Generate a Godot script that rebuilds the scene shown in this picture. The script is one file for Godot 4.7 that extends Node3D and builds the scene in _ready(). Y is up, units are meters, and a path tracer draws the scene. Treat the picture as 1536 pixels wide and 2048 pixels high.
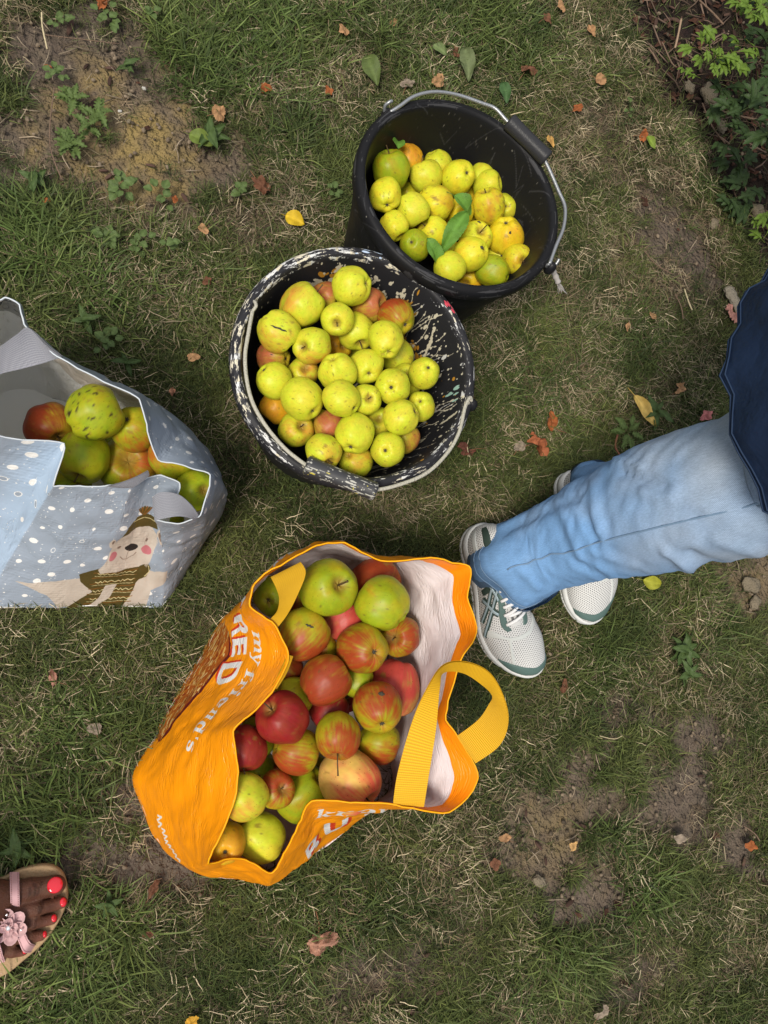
extends Node3D
# An orchard lawn from above: two buckets and two bags of picked apples, a person in jeans, a sandalled foot.

const LENS := 1538.0                 # focal length in pixels of the 1536 x 2048 photograph
const EYE := 1.25                    # height of the camera
var eye_basis := Basis()
var rng := RandomNumberGenerator.new()
var names := {}
var nz := FastNoiseLite.new()
var mats := {}
var texs := {}

func _ready():
	rng.seed = 7
	nz.seed = 3; nz.noise_type = FastNoiseLite.TYPE_SIMPLEX_SMOOTH; nz.frequency = 1.0; nz.fractal_octaves = 3
	# ---- camera
	var up := Vector3(428, 246, LENS).normalized()
	var ax := (Vector3.RIGHT - up * up.x).normalized()
	var az := ax.cross(up)
	eye_basis = Basis(Vector3(ax.x, up.x, az.x), Vector3(ax.y, up.y, az.y), Vector3(ax.z, up.z, az.z))
	var cam := Camera3D.new(); cam.name = "camera"; add_child(cam)
	cam.transform = Transform3D(eye_basis, Vector3(0, EYE, 0))
	cam.fov = rad_to_deg(2.0 * atan(1024.0 / LENS)); cam.near = 0.05; cam.far = 300.0; cam.current = true
	# ---- sky, sun, exposure
	var sky_mat := ProceduralSkyMaterial.new()
	sky_mat.sky_top_color = Color(0.94, 0.96, 1.0); sky_mat.sky_horizon_color = Color(0.38, 0.39, 0.40); sky_mat.sky_curve = 0.6
	sky_mat.ground_bottom_color = Color(0.3, 0.32, 0.25); sky_mat.ground_horizon_color = Color(0.5, 0.52, 0.5)
	var env := Environment.new(); env.background_mode = Environment.BG_SKY
	env.sky = Sky.new(); env.sky.sky_material = sky_mat
	env.tonemap_mode = Environment.TONE_MAPPER_LINEAR; env.tonemap_exposure = 1.10
	env.sdfgi_enabled = true; env.ssao_enabled = true; env.ssil_enabled = true
	var we := WorldEnvironment.new(); we.name = "sky"; we.environment = env; add_child(we)
	var sun := DirectionalLight3D.new(); sun.name = "sun"; add_child(sun)
	sun.light_energy = 1.05; sun.light_angular_distance = 18.0; sun.light_color = Color(1.0, 0.97, 0.92); sun.shadow_enabled = true
	sun.look_at_from_position(Vector3.ZERO, Vector3(0.46, -1.0, -0.34))
	# ---- setting, then things
	build_ground()
	build_grass()
	build_buckets()
	build_orange_bag()
	build_grey_bag()
	build_apples()
	build_person()
	build_foot()
	build_plants()
	build_litter()

# ------------------------------------------------------------------ helpers
func ray(px: float, py: float) -> Vector3:
	return eye_basis * Vector3((px - 768.0) / LENS, -(py - 1024.0) / LENS, -1.0)

func at(px: float, py: float, h := 0.0) -> Vector3:      # a surveyed spot: where the line of sight meets height h
	var w := ray(px, py)
	return Vector3(0, EYE, 0) + w * ((EYE - h) / -w.y)

func pts(a: Array) -> Array:                             # [[x, y, h], ...] -> points
	var o := []
	for p in a: o.append(at(p[0], p[1], p[2]))
	return o

func free_name(n: String) -> String:
	if not names.has(n):
		names[n] = 0
		return n
	names[n] += 1
	return "%s_%03d" % [n, names[n]]

func tag(o: Node, label: String, category := "", group := "", kind := ""):
	if label: o.set_meta("label", label)
	if category: o.set_meta("category", category)
	if group: o.set_meta("group", group)
	if kind: o.set_meta("kind", kind)
	return o

func thing(n: String, label: String, category: String, where := Vector3.ZERO, group := "") -> Node3D:
	var o := Node3D.new(); o.name = free_name(n); o.position = where; add_child(o, true)
	tag(o, label, category, group)
	return o

func put(n: String, mesh: Mesh, m: Material, parent: Node = null) -> MeshInstance3D:
	var o := MeshInstance3D.new(); o.mesh = mesh; o.material_override = m
	if parent == null:
		o.name = free_name(n); add_child(o, true)
	else:
		var k := 0
		var nm := n
		while parent.has_node(NodePath(nm)):
			k += 1; nm = "%s_%03d" % [n, k]
		o.name = nm; parent.add_child(o, true)
	return o

func lin(r: float, g: float, b: float) -> Color:
	return Color(r, g, b).linear_to_srgb()

func noise_tex(key: String, freq: float, size := 256, octaves := 4, kind := FastNoiseLite.TYPE_SIMPLEX_SMOOTH) -> NoiseTexture2D:
	if not texs.has(key):
		var n := FastNoiseLite.new(); n.noise_type = kind; n.frequency = freq; n.fractal_octaves = octaves; n.seed = texs.size() + 11
		var t := NoiseTexture2D.new(); t.width = size; t.height = size; t.seamless = true; t.noise = n
		texs[key] = t
	return texs[key]

func img_tex(key: String, w: int, h: int, f: Callable) -> ImageTexture:
	if not texs.has(key):
		var im := Image.create(w, h, false, Image.FORMAT_RGB8)
		for y in h:
			for x in w: im.set_pixel(x, y, f.call(x, y))
		texs[key] = ImageTexture.create_from_image(im)
	return texs[key]

# colours are linear base colours
func mat(key: String, c: Color, rough := 0.7, bump: Texture2D = null, bump_cm := 0.0, scale := 1.0, triplanar := true, vertex := false) -> StandardMaterial3D:
	if mats.has(key): return mats[key]
	var m := StandardMaterial3D.new(); m.resource_name = key
	m.albedo_color = Color(c.r, c.g, c.b).linear_to_srgb(); m.roughness = rough
	m.metallic_specular = 0.3
	m.vertex_color_use_as_albedo = vertex; m.cull_mode = BaseMaterial3D.CULL_DISABLED
	if bump:
		m.heightmap_enabled = true; m.heightmap_texture = bump; m.heightmap_scale = bump_cm
		m.uv1_triplanar = triplanar; m.uv1_scale = Vector3.ONE * scale
	mats[key] = m
	return m

# ------------------------------------------------------------------ mesh building
class Shape:
	var v := PackedVector3Array()
	var t := PackedVector2Array()
	var c := PackedColorArray()
	var i := PackedInt32Array()
	func add(p: Vector3, uv := Vector2.ZERO, col := Color.WHITE) -> int:
		v.append(p); t.append(uv); c.append(col)
		return v.size() - 1
	func tri(a: int, b: int, d: int):
		i.append(a); i.append(b); i.append(d)
	func grid(p: PackedVector3Array, nr: int, nc: int, uv := PackedVector2Array(), col := PackedColorArray(), flip := false):
		var o := v.size()
		v.append_array(p)
		if uv.size(): t.append_array(uv)
		else:
			for r in nr:
				for k in nc: t.append(Vector2(float(k) / maxf(1.0, nc - 1.0), float(r) / maxf(1.0, nr - 1.0)))
		if col.size(): c.append_array(col)
		else:
			for k in p.size(): c.append(Color.WHITE)
		for r in nr - 1:
			for k in nc - 1:
				var a := o + r * nc + k
				var b := a + 1
				var d := a + nc
				var e := d + 1
				if flip: i.append_array(PackedInt32Array([a, d, b, b, d, e]))
				else: i.append_array(PackedInt32Array([a, b, d, b, e, d]))
	func tube(path: Array, radii: Array, sides := 8, col := Color.WHITE, cap := true, flat := 1.0):
		var n := path.size()
		var prev := Vector3.ZERO
		var p := PackedVector3Array()
		var q := PackedColorArray()
		for k in n:
			var dir: Vector3 = (path[mini(k + 1, n - 1)] - path[maxi(k - 1, 0)]).normalized()
			if prev == Vector3.ZERO: prev = Vector3.UP if absf(dir.y) < 0.9 else Vector3.RIGHT
			var side := dir.cross(prev).normalized()
			prev = side.cross(dir).normalized()
			var r: float = radii[k % radii.size()] if radii.size() > 1 else radii[0]
			for s in sides + 1:
				var a := TAU * s / sides
				p.append(path[k] + (side * cos(a) + prev * sin(a) * flat) * r); q.append(col)
		grid(p, n, sides + 1, PackedVector2Array(), q, true)
		if cap:
			for e in [0, n - 1]:
				var m := add(path[e], Vector2.ZERO, col)
				var first: int = m - p.size() + e * (sides + 1) - (0 if e == 0 else 1)
				for s in sides:
					if e == 0: tri(m, first + s, first + s + 1)
					else: tri(m, first + s + 1, first + s)
	func lathe(prof: Array, sides: int, centre := Vector3.ZERO):      # [[radius, height, v], ...] bottom up, seen from outside
		var p := PackedVector3Array()
		var uv := PackedVector2Array()
		for q in prof:
			for s in sides + 1:
				var a := TAU * s / sides
				p.append(centre + Vector3(q[0] * cos(a), q[1], q[0] * sin(a))); uv.append(Vector2(float(s) / sides, q[2]))
		grid(p, prof.size(), sides + 1, uv)
	func ribbon(left: Array, right: Array, nw := 3, thick := 0.0015, steps := 5, cols := []):
		var n := left.size()
		var pl := PackedVector3Array()
		var uv := PackedVector2Array()
		var total := (n - 1) * steps
		for k in total + 1:
			var f := minf(float(k) / steps, n - 1.0001)
			var j := int(f)
			var l: Vector3 = left[j].cubic_interpolate(left[mini(j + 1, n - 1)], left[maxi(j - 1, 0)], left[mini(j + 2, n - 1)], f - j)
			var r: Vector3 = right[j].cubic_interpolate(right[mini(j + 1, n - 1)], right[maxi(j - 1, 0)], right[mini(j + 2, n - 1)], f - j)
			for w in nw + 1:
				pl.append(l.lerp(r, float(w) / nw)); uv.append(Vector2(float(w) / nw, f))
		grid(pl, total + 1, nw + 1, uv)
		var low := PackedVector3Array()
		for k in total + 1:
			for w in nw + 1:
				var id := k * (nw + 1) + w
				var along := pl[mini(k + 1, total) * (nw + 1) + w] - pl[maxi(k - 1, 0) * (nw + 1) + w]
				var across := pl[k * (nw + 1) + nw] - pl[k * (nw + 1)]
				low.append(pl[id] + along.cross(across).normalized() * thick)
		grid(low, total + 1, nw + 1, uv, PackedColorArray(), true)
	func blob(centre: Vector3, size: Vector3, b := Basis(), col := Color.WHITE, nu := 10, nv := 6, rough := 0.0, sd := 0):
		var p := PackedVector3Array()
		var q := PackedColorArray()
		for r in nv + 1:
			for k in nu + 1:
				var th := PI * r / nv
				var ph := TAU * (k % nu) / nu
				var d := Vector3(sin(th) * cos(ph), cos(th), sin(th) * sin(ph))
				var e := 1.0
				if rough > 0.0: e += rough * sin(d.x * 5.1 + sd) * cos(d.z * 4.3 + sd * 1.7) + rough * 0.6 * sin(d.y * 9.0 + sd * 2.3 + d.x * 7.0)
				p.append(centre + b * (d * size * e)); q.append(col)
		grid(p, nv + 1, nu + 1, PackedVector2Array(), q)
	func mesh() -> ArrayMesh:
		var arr := []
		arr.resize(Mesh.ARRAY_MAX)
		arr[Mesh.ARRAY_VERTEX] = v; arr[Mesh.ARRAY_TEX_UV] = t; arr[Mesh.ARRAY_COLOR] = c; arr[Mesh.ARRAY_INDEX] = i
		var st := SurfaceTool.new()
		st.create_from_arrays(arr)
		st.generate_normals()
		return st.commit()

# smooth closed or open curve through points
func spline(p: Array, f: float, closed: bool, tension := 1.0) -> Vector3:
	var n := p.size()
	var j := int(floor(f))
	var w := f - j
	var a: Vector3; var b: Vector3; var c: Vector3; var d: Vector3
	if closed:
		a = p[(j - 1 + n) % n]; b = p[j % n]; c = p[(j + 1) % n]; d = p[(j + 2) % n]
	else:
		j = mini(j, n - 2); w = f - j
		a = p[maxi(j - 1, 0)]; b = p[j]; c = p[j + 1]; d = p[mini(j + 2, n - 1)]
	var m0 := (c - a) * 0.5 * tension
	var m1 := (d - b) * 0.5 * tension
	var w2 := w * w
	var w3 := w2 * w
	return b * (2 * w3 - 3 * w2 + 1) + m0 * (w3 - 2 * w2 + w) + c * (-2 * w3 + 3 * w2) + m1 * (w3 - w2)

func smooth_path(p: Array, steps := 6) -> Array:
	var o := []
	for k in (p.size() - 1) * steps + 1: o.append(spline(p, minf(float(k) / steps, p.size() - 1.0001), false))
	return o

# ------------------------------------------------------------------ flat print
class Print:
	var im: Image
	var w: int
	var h: int
	func _init(ww: int, hh: int, base: Color):
		w = ww; h = hh; im = Image.create(w, h, false, Image.FORMAT_RGB8); im.fill(base)
	func poly(p: PackedVector2Array, c: Color):
		var y0 := h
		var y1 := 0
		for q in p: y0 = mini(y0, int(q.y)); y1 = maxi(y1, int(q.y) + 1)
		for y in range(maxi(y0, 0), mini(y1, h - 1) + 1):
			var xs := []
			var yy := y + 0.5
			for k in p.size():
				var a := p[k]
				var b := p[(k + 1) % p.size()]
				if (a.y <= yy) != (b.y <= yy): xs.append(a.x + (yy - a.y) / (b.y - a.y) * (b.x - a.x))
			xs.sort()
			for k in range(0, xs.size() - 1, 2):
				var x0 := int(round(xs[k]))
				im.fill_rect(Rect2i(x0, y, maxi(1, int(round(xs[k + 1])) - x0), 1), c)
	func dot(p: Vector2, rx: float, ry: float, c: Color, turn := 0.0):
		var q := PackedVector2Array()
		for k in 18: q.append(p + Vector2(cos(TAU * k / 18) * rx, sin(TAU * k / 18) * ry).rotated(turn))
		poly(q, c)
	func line(p: Array, width: float, c: Color):
		for k in p.size() - 1:
			var a: Vector2 = p[k]
			var b: Vector2 = p[k + 1]
			var s := (b - a).orthogonal().normalized() * width * 0.5
			poly(PackedVector2Array([a + s, b + s, b - s, a - s]), c)
			if width > 2.5: dot(b, width * 0.5, width * 0.5, c)
	func text(s: String, font: Font, x: Transform2D, c: Color):       # x: from letter units (em = 1, y up) to pixels
		var m := TextMesh.new(); m.font = font; m.font_size = 100; m.pixel_size = 0.01; m.depth = 0.0; m.curve_step = 1.0; m.text = s
		m.horizontal_alignment = HORIZONTAL_ALIGNMENT_LEFT; m.vertical_alignment = VERTICAL_ALIGNMENT_BOTTOM
		for sf in m.get_surface_count():
			var a := m.surface_get_arrays(sf)
			var vv: PackedVector3Array = a[Mesh.ARRAY_VERTEX]
			var ii: PackedInt32Array = a[Mesh.ARRAY_INDEX] if a[Mesh.ARRAY_INDEX] != null else PackedInt32Array(range(vv.size()))
			for k in range(0, ii.size(), 3):
				poly(PackedVector2Array([x * Vector2(vv[ii[k]].x, vv[ii[k]].y), x * Vector2(vv[ii[k + 1]].x, vv[ii[k + 1]].y), x * Vector2(vv[ii[k + 2]].x, vv[ii[k + 2]].y)]), c)
	func tex() -> ImageTexture:
		return ImageTexture.create_from_image(im)

func font(face: String, heavy := false) -> SystemFont:
	var f := SystemFont.new(); f.font_names = PackedStringArray([face]); f.font_weight = 700 if heavy else 400
	return f

# ------------------------------------------------------------------ ground and grass
# patches surveyed on the lawn: x, y, radii, soil, straw, lush, ochre
var patches := [
	[225, 165, 170, 110, 0.9, 0.2, 0.0, 0.0], [255, 265, 150, 125, 1.0, 0.1, 0.0, 0.6], [285, 300, 60, 60, 1.0, 0.0, 0.0, 1.0], [70, 290, 110, 90, 0.75, 0.6, 0, 0],
	[275, 365, 150, 55, 0.7, 0.4, 0, 0.25], [410, 330, 90, 55, 0.6, 0.4, 0, 0], [130, 130, 80, 60, 0.6, 0.3, 0, 0],
	[420, 90, 130, 110, -0.4, 0.0, 1.0, 0], [560, 80, 150, 90, -0.3, 0.0, 0.8, 0], [360, 190, 70, 60, 0, 0, 0.7, 0], [900, 60, 220, 80, -0.2, 0.2, 0.5, 0],
	[70, 470, 110, 70, -0.2, 0, 0.6, 0], [620, 330, 90, 130, -0.2, 0, 0.5, 0], [560, 440, 120, 80, 0.2, 0.6, 0, 0], [330, 430, 120, 60, 0.0, 0.5, 0.1, 0],
	[130, 560, 120, 60, 0.1, 0.4, 0.3, 0], [400, 600, 120, 90, 0.1, 0.4, 0.2, 0], [640, 180, 110, 70, 0.1, 0.6, 0, 0],
	[1180, 380, 120, 160, 0.0, 0.55, 0.1, 0], [1300, 300, 90, 80, 0, 0.9, 0.2, 0], [1350, 450, 120, 80, 0.35, 0.9, 0, 0], [1370, 560, 110, 80, 0.4, 0.7, 0, 0],
	[1230, 140, 80, 80, 0.1, 0.7, 0.2, 0], [1130, 640, 150, 90, 0, 0.35, 0.1, 0], [1030, 770, 130, 90, 0, 0.2, 0.3, 0],
	[1170, 1610, 95, 85, 1.0, 0.1, 0, 0.1], [1110, 1690, 100, 90, 0.95, 0.1, 0, 0.25], [1150, 1800, 90, 60, 0.9, 0.2, 0, 0], [1240, 1430, 90, 60, 0.55, 0.4, 0, 0], [1320, 1580, 80, 100, 0.5, 0.5, 0, 0],
	[1380, 1470, 60, 50, 0.7, 0.2, 0, 0], [1480, 1700, 80, 60, 0.6, 0.2, 0, 0], [1500, 1180, 60, 90, 0.9, 0.1, 0, 0.3], [1370, 1640, 60, 50, 0.5, 0.5, 0, 0], [960, 1700, 80, 60, 0.2, 0.5, 0, 0],
	[290, 1540, 90, 120, 0.5, 0.4, 0, 0], [230, 1720, 130, 60, 0.45, 0.5, 0, 0], [330, 1760, 90, 50, 0.5, 0.5, 0, 0], [190, 1330, 120, 60, 0.1, 0.4, 0, 0], [820, 1960, 200, 70, 0.4, 0.3, 0, 0], [1310, 1960, 160, 70, 0.4, 0.4, 0, 0],
	[190, 1860, 110, 110, -0.3, 0.0, 1.0, 0], [60, 1640, 90, 80, -0.2, 0, 0.6, 0], [60, 2010, 120, 60, -0.2, 0, 0.9, 0], [550, 1900, 150, 100, -0.1, 0.1, 0.4, 0], [1300, 1780, 70, 70, -0.2, 0, 0.7, 0], [1130, 1920, 100, 70, -0.2, 0, 0.5, 0],
	[830, 1780, 160, 70, -0.1, 0.3, 0.3, 0], [1400, 1260, 90, 70, 0.0, 0.3, 0.4, 0], [120, 1450, 120, 80, -0.1, 0.1, 0.5, 0], [1280, 940, 110, 60, 0.15, 0.2, 0.3, 0],
]
var patch_at := []
var bed := PackedVector2Array()
var covered := []        # feet of the things that stand on the lawn: no grass grows through them

func survey():
	for p in patches:
		var c := at(p[0], p[1])
		var s := (at(p[0] + 40, p[1]) - at(p[0] - 40, p[1])).length() / 80.0
		var sy := (at(p[0], p[1] + 40) - at(p[0], p[1] - 40)).length() / 80.0
		patch_at.append([c.x, c.z, p[2] * s, p[3] * sy, p[4], p[5], p[6], p[7]])
	for q in [[1236, -90], [1262, 60], [1305, 150], [1330, 215], [1395, 245], [1400, 330], [1440, 400], [1500, 470], [1520, 540], [1640, 640], [2000, 640], [2000, -200]]:
		var w := at(q[0], q[1])
		bed.append(Vector2(w.x, w.z))
	for q in [[[500, 1190], [424, 1268], [360, 1378], [306, 1475], [268, 1552], [312, 1680], [410, 1750], [535, 1746], [655, 1690], [745, 1605], [790, 1520], [780, 1410], [778, 1290], [765, 1185], [680, 1150], [590, 1155]],
		[[-60, 1214], [325, 1213], [385, 1125], [425, 1050], [395, 915], [318, 810], [235, 760], [100, 695], [-110, 700]],
		[[-320, 1840], [-120, 1765], [0, 1728], [70, 1706], [118, 1710], [150, 1745], [158, 1800], [138, 1860], [95, 1910], [0, 1980], [-230, 2000]],
		[[935, 1065], [985, 1040], [1020, 1075], [1035, 1180], [1080, 1270], [1090, 1320], [1066, 1352], [1030, 1340], [965, 1235]], [[1125, 960], [1165, 945], [1190, 990], [1225, 1180], [1215, 1225], [1185, 1248], [1150, 1230], [1120, 1140]]]:
		var o := PackedVector2Array()
		for e in q:
			var w := at(e[0], e[1])
			o.append(Vector2(w.x, w.z))
		covered.append(o)
	for q in [[717, 728, .118], [922, 390, .114]]:
		var w := at(q[0], q[1], .27)
		var o := PackedVector2Array()
		for k in 24: o.append(Vector2(w.x + cos(TAU * k / 24) * q[2], w.z + sin(TAU * k / 24) * q[2]))
		covered.append(o)

func trodden(x: float, z: float) -> bool:
	var p := Vector2(x, z)
	for q in covered:
		if Geometry2D.is_point_in_polygon(p, q): return true
	return false

func in_bed(x: float, z: float) -> float:
	var p := Vector2(x + nz.get_noise_2d(x * 14, z * 14) * 0.035, z + nz.get_noise_2d(x * 14 + 50, z * 14) * 0.035)
	return 1.0 if Geometry2D.is_point_in_polygon(p, bed) else 0.0

func lawn(x: float, z: float) -> Array:      # soil, straw, lush, ochre at a spot
	var soil := 0.12 + 0.55 * nz.get_noise_2d(x * 3.0 + 9, z * 3.0)
	var straw := 0.46 + 0.85 * nz.get_noise_2d(x * 4.2, z * 4.2 + 30)
	var lush := 0.14 + 0.6 * nz.get_noise_2d(x * 2.6 - 20, z * 2.6)
	var ochre := 0.0
	var wob := nz.get_noise_2d(x * 11, z * 11 + 7)
	for p in patch_at:
		var dx: float = (x - p[0]) / p[2]
		var dz: float = (z - p[1]) / p[3]
		var d := dx * dx + dz * dz
		if d < 2.6:
			var k := smoothstep(1.6, 0.25, sqrt(d) + wob * 1.1)
			soil += p[4] * k * (1.3 if p[4] > 0 else 1.0); straw += p[5] * k * 0.8; lush += p[6] * k; ochre += p[7] * k
	return [clampf(soil, 0, 1), clampf(straw, 0, 1.3), clampf(lush, 0, 1), clampf(ochre, 0, 1)]

func height(x: float, z: float) -> float:
	if absf(x) > 4.0 or absf(z) > 4.0: return 0.0
	return 0.007 * nz.get_noise_2d(x * 5, z * 5) + 0.003 * nz.get_noise_2d(x * 24, z * 24)

func build_ground():
	survey()
	var xs := []
	var zs := []
	for k in 201: xs.append(-0.75 + 2.5 * k / 200.0)
	for k in 221: zs.append(-1.75 + 2.75 * k / 220.0)
	for d in [0.1, 0.3, 0.7, 1.5, 4.0, 12.0, 40.0, 120.0]:
		xs.push_front(-0.75 - d); xs.append(1.75 + d); zs.push_front(-1.75 - d); zs.append(1.0 + d)
	var p := PackedVector3Array()
	var col := PackedColorArray()
	var uv := PackedVector2Array()
	for z in zs:
		for x in xs:
			p.append(Vector3(x, height(x, z) - 0.004, z)); uv.append(Vector2(x, z))
			var l := lawn(x, z)
			var c := Color(0.042, 0.033, 0.024)
			c = c.lerp(Color(0.135, 0.105, 0.080), clampf(l[0] * 0.85 + 0.45 * nz.get_noise_2d(x * 30, z * 30), 0, 1))
			c = c.lerp(Color(0.27, 0.195, 0.075), clampf(l[3] * (0.8 + 1.1 * nz.get_noise_2d(x * 22, z * 22 + 5)), 0, 0.9))
			c = c.lerp(Color(0.06, 0.075, 0.025), clampf(l[2] * 0.4, 0, 0.5) * (1.0 - l[0]))
			if in_bed(x, z) > 0.5: c = Color(0.016, 0.012, 0.010).lerp(Color(0.045, 0.030, 0.022), clampf(0.4 + nz.get_noise_2d(x * 26, z * 26), 0, 1))
			if absf(x - 0.5) > 2.4 or absf(z + 0.4) > 2.6: c = Color(0.075, 0.085, 0.033)
			col.append(c)
	var s := Shape.new(); s.grid(p, zs.size(), xs.size(), uv, col)
	var m := mat("soil", Color.WHITE, 0.95, noise_tex("crumb", 0.03, 512, 5), 1.2, 5.0, true, true)
	m.uv1_world_triplanar = true
	tag(put("ground", s.mesh(), m), "brown earth of the lawn with bare and mossy patches", "ground", "", "structure")

func tuft(sd: int, n: int, len0: float, len1: float, wide: float, lean0: float, lean1: float, spread: float) -> ArrayMesh:
	var r := RandomNumberGenerator.new(); r.seed = sd
	var s := Shape.new()
	for b in n:
		var az := r.randf() * TAU
		var l := r.randf_range(len0, len1)
		var lean := r.randf_range(lean0, lean1)
		var bend := r.randf_range(0.2, 1.1)
		var p := Vector3(r.randfn() * spread, -0.004, r.randfn() * spread)
		var turn := r.randf_range(-0.7, 0.7)
		var w := wide * r.randf_range(0.6, 1.25)
		var shade := r.randf_range(0.65, 1.25)
		var segs := 4
		var ids := []
		for k in segs + 1:
			var f := float(k) / segs
			var dir := Vector3(cos(az) * sin(lean), cos(lean), sin(az) * sin(lean))
			var side := dir.cross(Vector3.UP).normalized().rotated(dir, turn)
			var ww := w * (1.0 - pow(f, 2.2)) * 0.5 + 0.00012
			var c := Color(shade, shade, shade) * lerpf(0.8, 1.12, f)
			ids.append(s.add(p - side * ww, Vector2(0, f), c)); ids.append(s.add(p + side * ww, Vector2(1, f), c))
			p += dir * l / segs
			if p.y < 0.002 and k > 0: p.y = 0.002
			lean = minf(lean + bend / segs, 1.62); az += r.randf_range(-0.25, 0.25)
		for k in segs:
			s.tri(ids[k * 2], ids[k * 2 + 1], ids[k * 2 + 2]); s.tri(ids[k * 2 + 1], ids[k * 2 + 3], ids[k * 2 + 2])
	return s.mesh()

func scatter(n: String, label: String, mesh: ArrayMesh, m: Material, where: Array, tint: Array, cat := "grass"):
	var mm := MultiMesh.new(); mm.transform_format = MultiMesh.TRANSFORM_3D; mm.use_colors = true; mm.mesh = mesh; mm.instance_count = where.size()
	for k in where.size():
		mm.set_instance_transform(k, where[k]); mm.set_instance_color(k, tint[k])
	var o := MultiMeshInstance3D.new(); o.name = free_name(n); o.multimesh = mm; o.material_override = m; add_child(o, true)
	tag(o, label, cat, "", "stuff")

func build_grass():
	var blade := mat("grass_blade", Color.WHITE, 0.55, null, 0, 1, false, true)
	blade.backlight_enabled = true; blade.backlight = Color(0.35, 0.4, 0.2)
	var dry := mat("dry_blade", Color.WHITE, 0.75, null, 0, 1, false, true)
	var kinds := [
		["grass", "short green lawn grass growing over the whole lawn", [], [], blade], ["grass", "fine green lawn grass mixed into the turf", [], [], blade],
		["grass", "wide bladed lush green grass in clumps", [], [], blade], ["grass", "dry straw coloured grass lying on the lawn", [], [], dry], ["grass", "dead brown thatch matted between the green blades", [], [], dry]]
	var shapes := [tuft(1, 7, 0.018, 0.042, 0.0017, 0.3, 1.25, 0.007), tuft(2, 8, 0.02, 0.05, 0.0012, 0.5, 1.4, 0.009), tuft(3, 6, 0.028, 0.06, 0.0024, 0.6, 1.35, 0.007), tuft(4, 7, 0.02, 0.055, 0.0011, 1.0, 1.55, 0.012), tuft(5, 7, 0.012, 0.04, 0.0013, 1.2, 1.57, 0.014)]
	var r := RandomNumberGenerator.new(); r.seed = 21
	var step := 0.0060
	var x0 := -0.62
	while x0 < 1.62:
		var z0 := -1.62
		while z0 < 0.92:
			var x := x0 + r.randf_range(-1, 1) * step
			var z := z0 + r.randf_range(-1, 1) * step
			z0 += step
			if z < -1.12 - 0.25 * (x + 0.4) or x < -0.5: 
				if r.randf() < 0.6: continue
			var l := lawn(x, z)
			var b := in_bed(x, z)
			var cover: float = clampf(1.08 - l[0] * 1.12, 0.015, 1.0) * (1.0 - b * 0.975)
			if r.randf() > cover * 1.15 or trodden(x, z): continue
			var q := r.randf()
			var straw: float = l[1]
			var kind := 0
			if q < straw * 0.55: kind = 3 if r.randf() < 0.17 else 4
			elif r.randf() < l[2] * 0.40 - 0.09: kind = 2
			else: kind = r.randi() % 2
			var sc: float = r.randf_range(0.7, 1.2) * (0.85 + 0.3 * l[2])
			if l[0] > 0.4: sc *= 0.65
			var t := Transform3D(Basis(Vector3.UP, r.randf() * TAU).rotated(Vector3(r.randf() - 0.5, 0, r.randf() - 0.5).normalized(), r.randf() * 0.35).scaled(Vector3(sc, sc * r.randf_range(0.7, 1.1), sc)), Vector3(x, height(x, z) + (0.009 if kind == 3 else 0.0), z))
			kinds[kind][2].append(t)
			var br := 0.55 + 1.1 * pow(r.randf(), 1.4) * (1.0 + 0.25 * nz.get_noise_2d(x * 7, z * 7))
			var c: Color
			if kind < 3:
				c = Color(0.042, 0.060, 0.019).lerp(Color(0.136, 0.150, 0.046), clampf(r.randf() * 0.8 + nz.get_noise_2d(x * 6 + 3, z * 6) * 0.6, 0, 1)).lerp(Color(0.078, 0.128, 0.028), l[2] * 0.5)
			elif kind == 3: c = Color(0.48, 0.40, 0.265).lerp(Color(0.16, 0.12, 0.065), pow(r.randf(), 0.75))
			else: c = Color(0.085, 0.06, 0.04).lerp(Color(0.23, 0.17, 0.105), r.randf())
			kinds[kind][3].append(Color(c.r * br, c.g * br, c.b * br))
		x0 += step
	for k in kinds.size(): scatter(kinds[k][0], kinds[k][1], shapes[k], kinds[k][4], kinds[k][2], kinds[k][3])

# ------------------------------------------------------------------ buckets
var boxes := {}          # container name -> what holds apples inside it

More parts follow.
